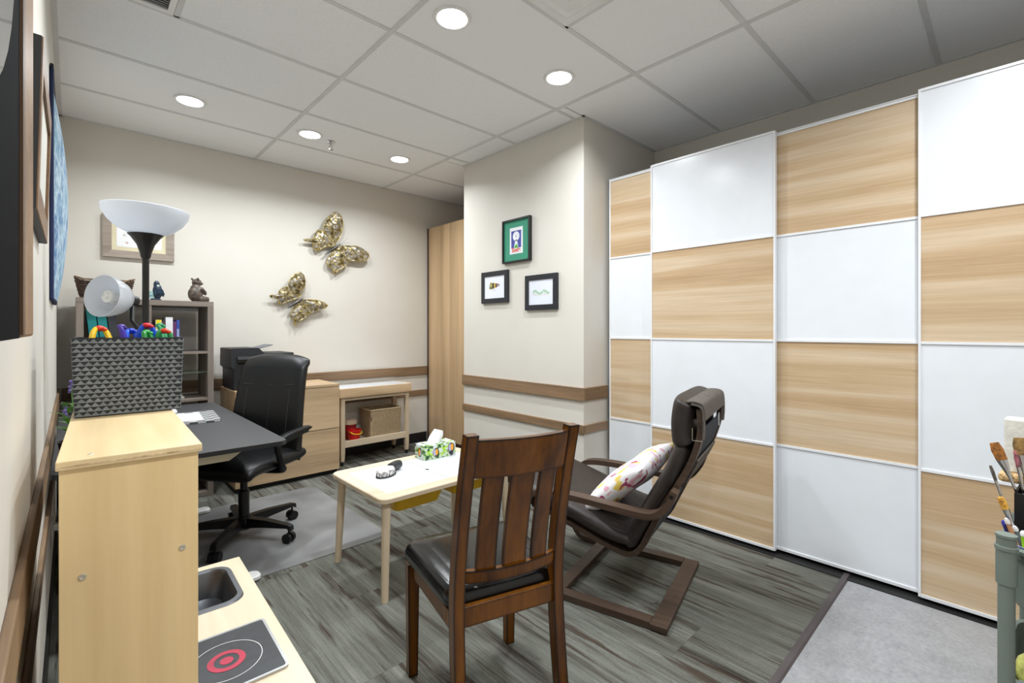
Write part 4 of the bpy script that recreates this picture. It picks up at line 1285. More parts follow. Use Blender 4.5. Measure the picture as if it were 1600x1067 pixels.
# ------------------------------------------------------------ office chair
CA = R(126.87)
t = thing('office_chair', 'black leather swivel office chair with high back at the desk', 'chair', (0.758, 3.172, MZ), CA)
obj('hub', BM().lathe([(0.0, 0.055), (0.045, 0.055), (0.048, 0.10), (0.040, 0.125), (0.0, 0.125)], 20), M['blackpl'], t, True)
obj('gas_column', BM().lathe([(0.030, 0.12), (0.030, 0.28), (0.020, 0.285), (0.020, 0.40)], 18, cap0=True, cap1=True), M['blackmetal'], t, True)
for k in range(5):
    a = R(15.3 + 72 * k) - CA
    e = V((math.cos(a), math.sin(a), 0))
    n_ = V((-math.sin(a), math.cos(a), 0))
    b = BM()
    secs = []
    for r_, z0, z1, hw in ((0.03, 0.065, 0.122, 0.028), (0.16, 0.078, 0.120, 0.024), (0.315, 0.086, 0.105, 0.020), (0.335, 0.070, 0.098, 0.018)):
        secs.append([tuple(e * r_ + n_ * s * hw + V((0, 0, z))) for s, z in ((-1, z0), (1, z0), (0.8, z1), (-0.8, z1))])
    lg = obj('base_leg', b.loops(secs), M['blackpl'], t)
    c = e * 0.315
    cb = BM()
    for s in (-1, 1):
        p0 = c + n_ * (s * 0.007) + V((0, 0, 0.028))
        p1 = c + n_ * (s * 0.027) + V((0, 0, 0.028))
        cb.tube([p0, p1], 0.028, 16)
    cb.tube([c + V((0, 0, 0.03)), c + V((0, 0, 0.09))], 0.006, 8)
    obj('caster', cb, M['blackpl'], lg, True)
obj('tilt_mechanism', BM().box(-0.07, 0.07, -0.13, 0.11, 0.365, 0.415, 0.012).tube([(0.06, 0.05, 0.39), (0.20, 0.06, 0.385)], 0.006, 8), M['blackpl'], t, True)
seat = obj('seat', BM().cushion(cat([(0.275, 0.440), (0.20, 0.468), (0.0, 0.462), (-0.18, 0.462), (-0.235, 0.475)], 6), -0.265, 0.265, 0.095, 24, 4.5), M['blackleather'], t, True, ang=80)
bpath = cat([(-0.195, 0.430), (-0.222, 0.56), (-0.248, 0.72), (-0.285, 0.90), (-0.335, 1.085)], 7)
back = BM()
rings = []
nb = len(bpath)
for i, p in enumerate(bpath):
    a_ = Vector(bpath[max(0, i - 1)])
    c_2 = Vector(bpath[min(nb - 1, i + 1)])
    tt = (c_2 - a_).normalized()
    nn = Vector((-tt.y, tt.x))
    u = i / (nb - 1)
    hw = 0.262 - 0.035 * u
    f = 1.0 if u < 0.85 else max(0.12, 1 - ((u - 0.85) / 0.15) ** 2.2 * 0.9)
    f *= 1.0 if u > 0.06 else 0.6
    ring = []
    for q in range(28):
        an = 2 * math.pi * q / 28
        cc, ss = math.cos(an), math.sin(an)
        sx = math.copysign(abs(cc) ** 0.42, cc) * hw
        sn = math.copysign(abs(ss) ** 0.7, ss) * 0.047 * f
        curve = 0.034 * (sx / hw) ** 2 + (-0.020 * (sx / hw) ** 2 if u > 0.9 else 0)
        drop = -0.035 * (abs(sx) / hw) ** 3 * max(0, (u - 0.8) / 0.2)
        ring.append((sx, p[0] + nn.x * sn + curve, p[1] + nn.y * sn + drop))
    rings.append(ring)
bk_ = obj('backrest', back.loops(rings), M['blackleather'], t, True, ang=80)
sm = plain('seam_thread', (58, 58, 60), 0.6)
def back_pt(x, z):
    for i in range(nb - 1):
        if bpath[i][1] <= z <= bpath[i + 1][1]:
            k = (z - bpath[i][1]) / (bpath[i + 1][1] - bpath[i][1])
            return (x, bpath[i][0] * (1 - k) + bpath[i + 1][0] * k + 0.034 * (x / 0.25) ** 2 + 0.0478, z)
    return (x, -0.2, z)
obj('seam', BM().tube([back_pt(x * 0.02, 0.885 + 0.012 * abs(x) / 9.0) for x in range(-9, 10)], 0.0016, 5), sm, bk_)
for s in (-1, 1):
    obj('seam', BM().tube([back_pt(s * 0.155, 0.54 + 0.03 * k) for k in range(12)], 0.0013, 5), sm, bk_)
    obj('seam', BM().tube([back_pt(s * 0.02 - 0.03, 0.56 + 0.03 * k) for k in range(11)], 0.0011, 5), sm, bk_)
for s in (-1, 1):
    ar = BM().tube(cat([(s * 0.250, -0.245, 0.600), (s * 0.285, -0.18, 0.615), (s * 0.292, -0.05, 0.605), (s * 0.292, 0.065, 0.590), (s * 0.290, 0.085, 0.560), (s * 0.286, 0.045, 0.46), (s * 0.255, 0.0, 0.415), (s * 0.10, -0.01, 0.405)], 5), 0.018, 12)
    am = obj('armrest', ar, M['blackpl'], t, True)
    obj('arm_pad', BM().cushion(cat([(0.085, 0.606), (0.0, 0.622), (-0.10, 0.628), (-0.215, 0.630)], 5), s * 0.292 - 0.026, s * 0.292 + 0.026, 0.030, 14, 3.0), M['blackpl'], am, True, ang=80)

# ------------------------------------------------------------ children's table
t = thing('play_table', 'low blond wooden childrens table with white lift out tops', 'table', (1.435, 2.235, 0))
FW, FD, FZ = 0.83, 0.58, 0.48
iw, id_ = FW - 0.13, FD - 0.14
fr = BM()
outer = rrect(0, 0, FW, FD, 0.045)
inner = rrect(0, 0, iw, id_, 0.004)
fr.loops([loop3(outer, FZ - 0.022), loop3(outer, FZ - 0.004), loop3(rrect(0, 0, FW - 0.008, FD - 0.008, 0.043), FZ), loop3(inner, FZ), loop3(inner, FZ - 0.022)], closed=True)
obj('top_frame', fr, M['pine'], t)
for s in (-1, 1):
    x0, x1 = (-iw / 2 + 0.001, -0.0019) if s < 0 else (0.0019, iw / 2 - 0.001)
    obj('lift_out_top', BM().box(x0, x1, -id_ / 2 + 0.001, id_ / 2 - 0.001, FZ - 0.010, FZ - 0.001, 0.0008), M['white_top'], t)
obj('finger_hole', BM().loops([loop3(circle(0, -0.02, 0.010, 16), z) for z in (FZ - 0.004, FZ - 0.0006)]), M['blackpl'], t)
obj('apron', BM().box(-FW / 2 + 0.06, FW / 2 - 0.06, -FD / 2 + 0.035, -FD / 2 + 0.055, FZ - 0.035, FZ - 0.022).box(-FW / 2 + 0.06, FW / 2 - 0.06, FD / 2 - 0.055, FD / 2 - 0.035, FZ - 0.035, FZ - 0.022), M['pine'], t)
for sx in (-1, 1):
    for sy in (-1, 1):
        obj('leg', BM().tube([(sx * (FW / 2 - 0.030), sy * (FD / 2 - 0.030), 0.0), (sx * (FW / 2 - 0.048), sy * (FD / 2 - 0.048), FZ - 0.021)], [0.0165, 0.0215], 18), M['pinez'], t, True)
for s in (-1, 1):
    obj('storage_bin', box_shell(BM(), 0.30, 0.42, 0.078, 0.004, 0.05, 0.03), M['yellowpl'], t, True).location = (s * 0.175, -0.03, FZ - 0.102)

def jungle():
    m, nt, b = newmat('jungle_print')
    v = coords(nt, rnd=False)
    vo = N(nt, 'ShaderNodeTexVoronoi')
    vo.inputs['Scale'].default_value = 30
    nt.links.new(v, vo.inputs['Vector'])
    n1 = noise(nt, v, 34, 3, 0.6)
    n2 = noise(nt, v, 17, 2, 0.5)
    c = ramp(nt, n1, [(0.34, (24, 48, 44)), (0.41, (70, 120, 70)), (0.46, (172, 206, 110)), (0.52, (206, 218, 206)), (0.66, (214, 216, 226))])
    c = mix(nt, ramp(nt, n2, [(0.60, (0, 0, 0)), (0.66, (255, 255, 255))]), c, lin((36, 34, 46)))
    nt.links.new(c, b.inputs['Base Color'])
    b.inputs['Roughness'].default_value = 0.45
    return m
t = thing('tissue_box', 'tissue box printed with toucans and jungle leaves on the low table', 'tissue box', (1.6245, 2.417, FZ + 0.0005), R(-3))
obj('carton', BM().box(-0.110, 0.110, -0.055, 0.055, 0.0, 0.083, 0.0015), jungle(), t)
obj('slot_film', BM().loops([[(0.075 * math.cos(2 * math.pi * k / 24) - 0.01, 0.028 * math.sin(2 * math.pi * k / 24), z) for k in range(24)] for z in (0.0825, 0.0836)]), plain('grey_film', (176, 184, 178), 0.4), t)
tis = BM()
rings = []
for i in range(8):
    s = i / 7
    ring = []
    for k in range(20):
        a = 2 * math.pi * k / 20
        rx = 0.046 + 0.010 * math.sin(s * 3) - 0.018 * s
        ry = 0.016 + 0.006 * math.sin(a * 3 + s * 2) * (1 - s) - 0.012 * s
        ring.append((-0.012 + 0.038 * s + rx * math.cos(a), ry * math.sin(a) + 0.006 * math.sin(a * 2 + 1), 0.080 + 0.075 * s + (0.010 * math.cos(a) * -s)))
    rings.append(ring)
obj('tissue', tis.loops(rings), plain('white_tissue', (242, 243, 245), 0.9, var=0.01), t, True)
# toucans printed on the two visible sides
tb_o = plain('toucan_orange', (236, 160, 30), 0.45)
tb_k = plain('toucan_black', (34, 34, 40), 0.45)
tb_v = plain('toucan_lilac', (176, 170, 196), 0.45)
tb_l = plain('leaf_lime', (166, 214, 60), 0.45)
for (cx, cz, s) in ((-0.030, 0.036, 1.0), (0.078, 0.050, 1.1)):
    for (dx, dz, rx, rz_, mt, k) in ((0.0, 0.0, 0.022, 0.026, tb_k, 1), (-0.007, 0.0, 0.012, 0.020, tb_v, 2), (0.006, 0.002, 0.0085, 0.019, tb_o, 3)):
        obj('toucan_print', BM().loops([[(cx + s * (dx + rx * math.cos(2 * math.pi * q / 18)), y, cz + s * (dz + rz_ * math.sin(2 * math.pi * q / 18))) for q in range(18)] for y in (-0.0549, -0.0552 - 0.0002 * k)]), mt, t)
for (cy, cz, mt, r1, r2, k) in ((-0.005, 0.04, tb_k, 0.022, 0.028, 1), (0.0, 0.04, tb_o, 0.010, 0.022, 2), (-0.014, 0.038, tb_v, 0.008, 0.018, 2)):
    obj('toucan_print', BM().loops([[(x, cy + r1 * math.cos(2 * math.pi * q / 18), cz + r2 * math.sin(2 * math.pi * q / 18)) for q in range(18)] for x in (-0.1099, -0.1102 - 0.0002 * k)]), mt, t)
for (cx, cz, an) in ((-0.075, 0.045, 0.5), (-0.062, 0.030, -0.4), (0.02, 0.025, 0.9), (0.045, 0.06, 0.3), (0.03, 0.045, -0.6)):
    ca, sa = math.cos(an), math.sin(an)
    obj('leaf_print', BM().loops([[(cx + 0.024 * math.cos(2 * math.pi * q / 14) * ca - 0.006 * math.sin(2 * math.pi * q / 14) * sa, y, cz + 0.024 * math.cos(2 * math.pi * q / 14) * sa + 0.006 * math.sin(2 * math.pi * q / 14) * ca) for q in range(14)] for y in (-0.0549, -0.0553)]), tb_l, t)

t = thing('wire_ornament', 'white dome ornament wrapped in black wire with a dark rounded grip', 'ornament', (1.215, 2.270, FZ + 0.0005), R(20))
obj('dome', BM().loops([[(0.058 * s * math.cos(2 * math.pi * k / 28), 0.036 * s * math.sin(2 * math.pi * k / 28), z) for k in range(28)] for s, z in ((1.0, 0.003), (1.02, 0.014), (0.96, 0.030), (0.80, 0.040), (0.45, 0.045), (0.1, 0.046))]), plain('marbled_white', (206, 202, 200), 0.4, var=0.25, vscale=70), t, True)
wire = BM()
for k in range(8):
    a0_ = 2 * math.pi * k / 8
    pts = []
    for q in range(14):
        b_ = 2 * math.pi * q / 14
        aa = a0_ + 0.30 * math.cos(b_)
        zz_ = 0.017 + 0.012 * math.sin(b_)
        pts.append((0.0605 * math.cos(aa), 0.0385 * math.sin(aa), zz_))
    wire.tube(pts, 0.0013, 5, closed=True)
obj('wire_scroll', wire, M['blackmetal'], t, True)
obj('wire_base', BM().tube([(0.061 * math.cos(2 * math.pi * k / 28), 0.039 * math.sin(2 * math.pi * k / 28), 0.003) for k in range(28)], 0.0026, 6, closed=True), M['blackmetal'], t, True)
obj('grip', BM().tube(cat([(0.050, 0.012, 0.026), (0.095, 0.020, 0.027), (0.135, 0.022, 0.024)], 5), [0.024] * 8 + [0.023] * 2 + [0.018], 16), plain('grip_charcoal', (42, 44, 46), 0.4), t, True)

# ------------------------------------------------------------ dining chair
t = thing('dining_chair', 'dark antique brown slat back dining chair with glossy black seat', 'chair', (1.039, 1.258, 0), R(-16.4))
W = M['burnt']
def post(sx):
    """back post: floor to top, curved in y"""
    pts = cat([(-0.262, 0.0), (-0.232, 0.20), (-0.212, 0.42), (-0.222, 0.58), (-0.262, 0.78), (-0.312, 0.965)], 5)
    rings = []
    nb_ = len(pts)
    for i, p in enumerate(pts):
        u = i / (nb_ - 1)
        w2, d2 = 0.0170, 0.0185 + 0.003 * math.sin(math.pi * u)
        xc = sx * (0.171 - 0.008 * u) - 0.004
        rings.append([(xc - w2, p[0] - d2, p[1]), (xc + w2, p[0] - d2, p[1]), (xc + w2, p[0] + d2, p[1]), (xc - w2, p[0] + d2, p[1])])
    return BM().loops(rings)
for s in (-1, 1):
    obj('back_post', post(s), W, t)
for s in (-1, 1):
    b = BM().loops([[(s * 0.196 + a * w_, 0.190 + c * w_, z) for a, c in ((-1, -1), (1, -1), (1, 1), (-1, 1))] for w_, z in ((0.0165, 0.0), (0.021, 0.405))])
    obj('leg', b, W, t)
def curved_rail(z0, z1, y0, y1, bow, th, hx=0.158, n_=12):
    """rail between posts, bowed backwards (towards -y) in the middle; tilted from (y0,z0) to (y1,z1)"""
    rings = []
    for i in range(n_ + 1):
        x = -hx - 0.004 + 2 * hx * i / n_
        bw_ = -bow * (1 - (x / hx) ** 2)
        rings.append([(x, y0 + bw_ - th / 2, z0), (x, y0 + bw_ + th / 2, z0), (x, y1 + bw_ + th / 2, z1), (x, y1 + bw_ - th / 2, z1)])
    return BM().loops(rings)
obj('crest_rail', curved_rail(0.838, 0.950, -0.278, -0.308, 0.030, 0.022), W, t)
obj('lower_back_rail', curved_rail(0.515, 0.553, -0.214, -0.220, 0.030, 0.022), W, t)
obj('rear_apron', BM().box(-0.160, 0.154, -0.224, -0.202, 0.385, 0.445, 0.003), W, t)
obj('front_apron', BM().box(-0.178, 0.178, 0.182, 0.202, 0.365, 0.420, 0.003), W, t)
for s in (-1, 1):
    obj('side_apron', BM().obox((s * 0.172, -0.195, 0.393), (s * 0.194, 0.172, 0.393), 0.020, 0.055, 0.002), W, t)
for (xa, xb) in ((-0.122, -0.064), (-0.042, 0.034), (0.054, 0.112)):
    rings = []
    for i in range(9):
        u = i / 8
        z = 0.545 + u * (0.845 - 0.545)
        yb_ = -0.217 + (-0.279 + 0.217) * (u ** 1.4)
        bw0 = lambda x: -0.030 * (1 - (x / 0.17) ** 2)
        rings.append([(xa, yb_ + bw0(xa) - 0.006, z), (xb, yb_ + bw0(xb) - 0.006, z), (xb, yb_ + bw0(xb) + 0.006, z), (xa, yb_ + bw0(xa) + 0.006, z)])
    obj('slat', BM().loops(rings), W, t)
# padded seat (wider at the front)
rings = []
def seat_ring(k, z):
    out = []
    for (x, y) in rrect(0, 0, 1, 1, 0.13, 6):
        hw = 0.188 + (0.232 - 0.188) * (y + 0.5)
        out.append((2 * x * hw * k, (0.010 + y * 0.425 * k), z))
    return out
st = obj('padded_seat', BM().loops([seat_ring(0.94, 0.418), seat_ring(1.0, 0.432), seat_ring(1.0, 0.455), seat_ring(0.965, 0.474), seat_ring(0.88, 0.486), seat_ring(0.6, 0.492), seat_ring(0.2, 0.493)]), M['seatleather'], t, True, ang=80)
obj('seam', BM().tube([(-0.145, -0.17, 0.488), (-0.15, 0.0, 0.491), (-0.155, 0.19, 0.487)], 0.0012, 5), plain('seat_seam', (50, 49, 48), 0.5), st)
obj('seam', BM().tube([(0.145, -0.17, 0.488), (0.15, 0.0, 0.491), (0.155, 0.19, 0.487)], 0.0012, 5), plain('seat_seam', (50, 49, 48), 0.5), st)

# ------------------------------------------------------------ cantilever armchair
t = thing('lounge_armchair', 'brown leather cantilever armchair with dark bentwood frame and headrest', 'armchair', (2.092, 1.073, 0), R(14.5))
BW = M['brownwood']
HWD = 0.333
side = cat([(0.049, 0.017), (0.30, 0.017), (0.58, 0.018), (0.655, 0.045), (0.690, 0.125), (0.690, 0.25), (0.668, 0.38), (0.625, 0.452), (0.555, 0.476), (0.40, 0.480), (0.20, 0.470), (0.075, 0.466), (0.015, 0.485), (-0.030, 0.540), (-0.050, 0.590)], 6)
for s in (-1, 1):
    xa, xb = (s * HWD, s * (HWD - 0.056))
    obj('side_frame', BM().ribbon(side, min(xa, xb), max(xa, xb), 0.027), BW, t, True, ang=50)
obj('rear_floor_bar', BM().box(-HWD - 0.006, HWD - 0.006, -0.024, 0.048, 0.004, 0.031, 0.003), BW, t)
obj('front_floor_bar', BM().box(-HWD + 0.056, HWD - 0.056, 0.46, 0.52, 0.005, 0.030, 0.003), BW, t)
bpth = cat([(0.665, 0.395), (0.44, 0.328), (0.26, 0.272), (0.165, 0.256), (0.112, 0.292), (0.070, 0.375), (0.005, 0.510), (-0.048, 0.600), (-0.100, 0.700), (-0.132, 0.800), (-0.138, 0.860), (-0.134, 0.925)], 6)
for s in (-1, 1):
    xa, xb = (s * 0.262, s * 0.216)
    obj('seat_frame', BM().ribbon(bpth, min(xa, xb), max(xa, xb), 0.024), BW, t, True, ang=50)
    obj('bolt', BM().tube([(s * 0.26, -0.040, 0.570), (s * (HWD + 0.004), -0.040, 0.570)], 0.008, 12), M['blackmetal'], t, True)
    obj('bolt', BM().tube([(s * 0.26, 0.62, 0.385), (s * (HWD - 0.05), 0.64, 0.385)], 0.008, 12), M['blackmetal'], t, True)
for (y, z, hgt, tlt) in ((-0.128, 0.900, 0.060, 0), (-0.02, 0.550, 0.055, 0.5), (0.165, 0.262, 0.045, 1.2), (0.62, 0.380, 0.045, 1.5)):
    c, s = math.cos(tlt), math.sin(tlt)
    obj('cross_rail', BM().obox((-0.218, y, z), (0.218, y, z), 0.012, hgt, 0.002, up=(0, -s, c)), BW, t)
web = plain('dark_webbing', (40, 46, 56), 0.85, var=0.2, vscale=60)
def off(path, d):
    out = []
    for i, p in enumerate(path):
        a_ = Vector(path[max(0, i - 1)])
        c_2 = Vector(path[min(len(path) - 1, i + 1)])
        tt = (c_2 - a_).normalized()
        out.append((p[0] + tt.y * d, p[1] - tt.x * d))
    return out
obj('sling_webbing', BM().ribbon(off(bpth[2:-8], -0.004), -0.212, 0.212, 0.006), web, t, True)
BL = M['brownleather']
obj('seat_cushion', BM().cushion(cat([(0.735, 0.478), (0.60, 0.435), (0.42, 0.382), (0.26, 0.333), (0.140, 0.318)], 7), -0.285, 0.285, 0.085, 26, 5.0), BL, t, True, ang=80)
obj('back_cushion', BM().cushion(cat([(0.165, 0.290), (0.135, 0.350), (0.060, 0.495), (0.008, 0.590), (-0.040, 0.690), (-0.070, 0.775)], 7), -0.280, 0.280, 0.085, 26, 5.0), BL, t, True, ang=80)
hp = obj('headrest_cushion', BM().cushion(cat([(-0.070, 0.765), (-0.064, 0.80), (-0.062, 0.86), (-0.070, 0.925), (-0.080, 0.950)], 7), -0.285, 0.285, 0.112, 26, 5.0), BL, t, True, ang=80)
flap = plain('brown_fabric_flap', (84, 76, 70), 0.7, var=0.12, vscale=40)
obj('headrest_flap', BM().ribbon(cat([(-0.080, 0.950), (-0.118, 0.952), (-0.148, 0.938), (-0.155, 0.88)], 5), -0.262, 0.262, 0.006), flap, hp, True)
for s in (-1, 1):
    obj('strap', BM().ribbon(cat([(-0.105, 0.945), (-0.146, 0.930), (-0.153, 0.86), (-0.150, 0.80)], 5), s * 0.262 - 0.018, s * 0.262 + 0.018, 0.005), flap, hp, True)
    obj('stitching', BM().tube([(s * 0.284, -0.112, 0.85), (s * 0.284, -0.112, 0.80), (s * 0.284, -0.15, 0.80)], 0.0012, 5), plain('pale_thread', (170, 160, 140), 0.7), hp)
obj('back_flap', BM().ribbon(cat([(-0.118, 0.700), (-0.090, 0.640), (-0.055, 0.580)], 5), -0.214, 0.214, 0.008), flap, t, True)
obj('care_tag', BM().box(0.10, 0.112, -0.1535, -0.1525, 0.80, 0.86), M['white_pl'], t)

def petals():
    m, nt, b = newmat('brush_stroke_fabric')
    v = coords(nt, (1, 1, 1), rnd=False)
    cols = [((228, 176, 190), 26, (8, 2, 1), 0.62), ((232, 204, 100), 24, (3, 1, 7), 0.66), ((168, 70, 106), 30, (0, 0, 0), 0.665)]
    c = None
    for col, sc, o_, th in cols:
        mp = N(nt, 'ShaderNodeMapping')
        mp.inputs['Location'].default_value = o_
        mp.inputs['Rotation'].default_value = (0.3, 0.2, 0.7)
        mp.inputs['Scale'].default_value = (1.0, 0.42, 0.75)
        nt.links.new(v, mp.inputs['Vector'])
        n_ = noise(nt, mp.outputs[0], sc, 1.2, 0.4)
        f = ramp(nt, n_, [(th - 0.03, (0, 0, 0)), (th - 0.018, (255, 255, 255))])
        c = mix(nt, f, c if c is not None else lin((240, 236, 238)), lin(col))
    nt.links.new(c, b.inputs['Base Color'])
    b.inputs['Roughness'].default_value = 0.9
    return m
def pillow_mesh(w, h, th, n_=18):
    b = BM()
    rows_ = []
    for side in (1, -1):
        g = []
        for i in range(n_ + 1):
            r_ = []
            for j in range(n_ + 1):
                u, v_ = 2 * i / n_ - 1, 2 * j / n_ - 1
                pin = 1 - 0.07 * (1 - u * u) * abs(v_) ** 3 - 0.0
                pin2 = 1 - 0.07 * (1 - v_ * v_) * abs(u) ** 3
                z = side * th / 2 * (max(0, (1 - u ** 4) * (1 - v_ ** 4))) ** 0.6
                z += 0.004 * math.sin(5 * u + 3 * v_) * (1 - u * u) * (1 - v_ * v_)
                r_.append(b.bm.verts.new((u * w / 2 * pin2, v_ * h / 2 * pin, z)))
            g.append(r_)
        rows_.append(g)
        for i in range(n_):
            for j in range(n_):
                b.bm.faces.new((g[i][j], g[i + 1][j], g[i + 1][j + 1], g[i][j + 1]))
    bmesh.ops.remove_doubles(b.bm, verts=b.bm.verts[:], dist=1e-5)
    return b
o = obj('throw_pillow', pillow_mesh(0.43, 0.40, 0.12), petals(), None, True, ang=180)
tag(o, 'white throw pillow with pink and yellow brush strokes on the brown armchair', 'pillow')
ca, sa = math.cos(R(14.5)), math.sin(R(14.5))
def arm_pt(x, y, z):
    return V((2.092 + x * ca - y * sa, 1.073 + x * sa + y * ca, z))
o.location = arm_pt(-0.045, 0.225, 0.535)
o.rotation_euler = (Matrix.Rotation(R(14.5), 3, 'Z') @ Matrix.Rotation(R(139), 3, 'X') @ Matrix.Rotation(R(8), 3, 'Z')).to_euler()

# ------------------------------------------------------------ storage trolley
t = thing('storage_trolley', 'grey green plastic tiered storage trolley beside the wardrobe', 'trolley', (1.806, -0.158, 0), R(-5))
gg = plain('grey_green_plastic', (118, 128, 120), 0.5, var=0.04)
for sx in (-1, 1):
    for sy in (-1, 1):
        px, py = sx * 0.22, sy * 0.150
        ps = obj('post', BM().lathe([(0.0150, 0.06), (0.0150, 0.68)], 20, (px, py, 0), True, True), gg, t, True)
        obj('collar', BM().lathe([(0.0150, 0.652), (0.0185, 0.656), (0.0185, 0.735), (0.0205, 0.736), (0.0205, 0.744), (0.0175, 0.745), (0.0175, 0.764), (0.0190, 0.765), (0.0190, 0.771), (0.0, 0.772)], 20, (px, py, 0)), gg, ps, True)
        obj('caster', BM().tube([(px - 0.012, py, 0.027), (px + 0.012, py, 0.027)], 0.027, 16).tube([(px, py, 0.03), (px, py, 0.065)], 0.007, 8), M['blackpl'], ps, True)
def tray(z, h):
    w, d, r_ = 0.40, 0.335, 0.07
    b = BM().loops([loop3(rrect(0, 0, w - 0.06, d - 0.05, r_), z), loop3(rrect(0, 0, w - 0.03, d - 0.026, r_), z + 0.012), loop3(rrect(0, 0, w - 0.006, d - 0.006, r_), z + h - 0.008), loop3(rrect(0, 0, w + 0.010, d + 0.010, r_ + 0.006), z + h - 0.008),
                    loop3(rrect(0, 0, w + 0.010, d + 0.010, r_ + 0.006), z + h), loop3(rrect(0, 0, w - 0.012, d - 0.012, r_), z + h), loop3(rrect(0, 0, w - 0.040, d - 0.034, r_), z + 0.006)])
    tr = obj('tray', b, gg, t, True)
    for sx in (-1, 1):
        for sy in (-1, 1):
            obj('tray_bracket', BM().obox((sx * 0.165, sy * 0.125, z + h - 0.012), (sx * 0.213, sy * 0.146, z + h - 0.012), 0.014, 0.016), gg, tr)
tray(0.580, 0.150)
tray(0.300, 0.118)
tray(0.075, 0.118)
# items in the top tray
t = thing('plastic_cup', 'lavender plastic cup of pencils in the trolley tray', 'cup', (1.695, -0.036, 0.5875))
obj('cup_body', BM().lathe([(0.0, 0.0), (0.028, 0.0), (0.036, 0.138), (0.038, 0.140), (0.034, 0.140), (0.026, 0.004), (0.0, 0.004)], 24), plain('lavender_plastic', (150, 158, 196), 0.35), t, True)
t = thing('brush_box', 'black upright box holding paint brushes in the trolley tray', 'box', (1.842, -0.080, 0.5875), R(-5))
bxm = plain('black_card', (20, 20, 22), 0.45)
for (x0, x1, y0, y1) in ((-0.095, 0.095, -0.070, -0.066), (-0.095, 0.095, 0.066, 0.070), (-0.095, -0.091, -0.066, 0.066), (0.091, 0.095, -0.066, 0.066)):
    obj('box_side', BM().box(x0, x1, y0, y1, 0.0, 0.247), bxm, t)
obj('box_floor', BM().box(-0.091, 0.091, -0.066, 0.066, 0, 0.004), bxm, t)
t = thing('textured_canvas', 'white textured block on a cork slab lying across the brush box', 'art block', (1.893, -0.075, 0.8352), R(-5))
obj('cork_slab', BM().box(-0.050, 0.050, -0.100, 0.100, 0.0, 0.026, 0.009), plain('cork', (176, 146, 104), 0.9, var=0.45, vscale=110, bumps=0.6, bscale=120), t)
obj('white_block', BM().box(-0.030, 0.030, -0.090, 0.090, 0.0262, 0.172, 0.004), plain('white_plaster', (232, 228, 218), 0.9, var=0.04, vscale=40, bumps=0.8, bscale=70), t)

def brush(label, p0, p1, hcol, bcol, fw=0.010, flat=True, r=0.0032):
    p0, p1 = V(p0), V(p1)
    L = (p1 - p0).length
    o = thing('paint_brush', label, 'brush', p0, group='paint brushes on the trolley')
    o.rotation_mode = 'QUATERNION'
    o.rotation_quaternion = (p1 - p0).to_track_quat('Z', 'X')
    obj('handle', BM().tube([(0, 0, 0), (0, 0, L * 0.35), (0, 0, L * 0.70)], [r * 0.6, r * 1.25, r], 10), plain('brush_handle', hcol, 0.3), o, True)
    ft = 0.35 if flat else 1.0
    def ring(w, q, z):
        return [(w * math.cos(2 * math.pi * k / 12), q * math.sin(2 * math.pi * k / 12), z) for k in range(12)]
    obj('ferrule', BM().loops([ring(r, r, L * 0.68), ring(r * 1.1, r * 1.1, L * 0.76), ring(fw, fw * ft, L * 0.88)]), M['chrome'], o, True)
    obj('bristles', BM().loops([ring(fw, fw * ft, L * 0.88), ring(fw * 1.12, fw * ft * 1.1, L * 0.95), ring(fw * 0.8, fw * ft * 0.6, L)]), plain('bristle', bcol, 0.8, var=0.3, vscale=120), o, True)
brush('flat paint brush with brown bristles and a long black handle', (1.775, -0.085, 0.600), (1.762, 0.034, 0.955), (20, 20, 22), (150, 96, 44), 0.011)
brush('thin round paint brush with a black handle', (1.712, -0.042, 0.600), (1.730, 0.040, 0.900), (24, 24, 26), (90, 80, 74), 0.0035, False, 0.0026)
brush('broad filbert paint brush with tan bristles', (1.812, -0.050, 0.600), (1.808, -0.010, 0.968), (110, 60, 80), (140, 110, 66), 0.012)
brush('slim paint brush with a pink tip', (1.780, -0.055, 0.600), (1.790, -0.003, 0.935), (226, 224, 226), (150, 90, 96), 0.004, False, 0.0028)
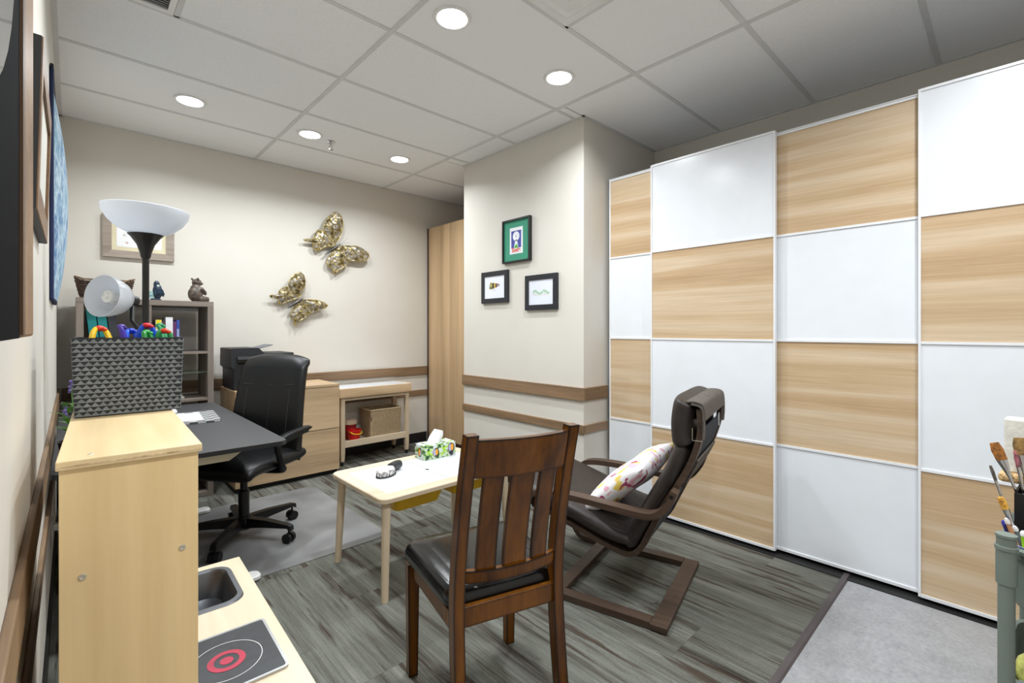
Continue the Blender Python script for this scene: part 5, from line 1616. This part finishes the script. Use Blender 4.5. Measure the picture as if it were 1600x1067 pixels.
brush('amber handled paint brush in the lavender cup', (1.706, -0.054, 0.600), (1.702, 0.022, 0.830), (190, 96, 34), (226, 150, 60), 0.007, False, 0.0045)
def stick(name, label, catg, p0, p1, r, col, tipc):
    p0, p1 = V(p0), V(p1)
    L = (p1 - p0).length
    o = thing(name, label, catg, p0, group='pens and pencils in the lavender cup')
    o.rotation_mode = 'QUATERNION'
    o.rotation_quaternion = (p1 - p0).to_track_quat('Z', 'X')
    obj('barrel', BM().tube([(0, 0, 0), (0, 0, L * 0.93)], r, 8), plain('barrel', col, 0.4), o, True)
    obj('tip', BM().tube([(0, 0, L * 0.93), (0, 0, L * 0.97), (0, 0, L)], [r * 1.15, r * 1.15, r * 0.6], 8), plain('tip', tipc, 0.4), o, True)
stick('pen', 'dark blue pen in the lavender cup', 'pen', (1.690, -0.028, 0.600), (1.685, 0.017, 0.778), 0.004, (44, 46, 110), (60, 60, 170))
stick('pencil', 'wooden pencil in the lavender cup', 'pencil', (1.680, -0.044, 0.600), (1.678, 0.012, 0.787), 0.0045, (196, 140, 100), (226, 220, 214))
stick('marker_pen', 'grey marker with a white cap in the lavender cup', 'marker', (1.697, -0.040, 0.600), (1.692, -0.002, 0.768), 0.005, (120, 128, 136), (240, 240, 240))
stick('marker_pen', 'lime green marker in the lavender cup', 'marker', (1.678, -0.032, 0.600), (1.672, -0.017, 0.766), 0.006, (160, 220, 40), (236, 236, 232))
t = thing('glue_bottle', 'yellow green squeeze bottle on the middle trolley tray', 'bottle', (1.728, -0.036, 0.3075))
obj('bottle_body', BM().lathe([(0.0, 0.0), (0.032, 0.0), (0.035, 0.01), (0.035, 0.10), (0.028, 0.125), (0.016, 0.140), (0.014, 0.150), (0.0, 0.150)], 22), plain('yellow_green', (200, 204, 110), 0.35, var=0.3, vscale=25), t, True)
obj('bottle_cap', BM().lathe([(0.016, 0.148), (0.016, 0.165), (0.006, 0.195), (0.0, 0.196)], 16), plain('cap_lime', (196, 210, 70), 0.4), t, True)
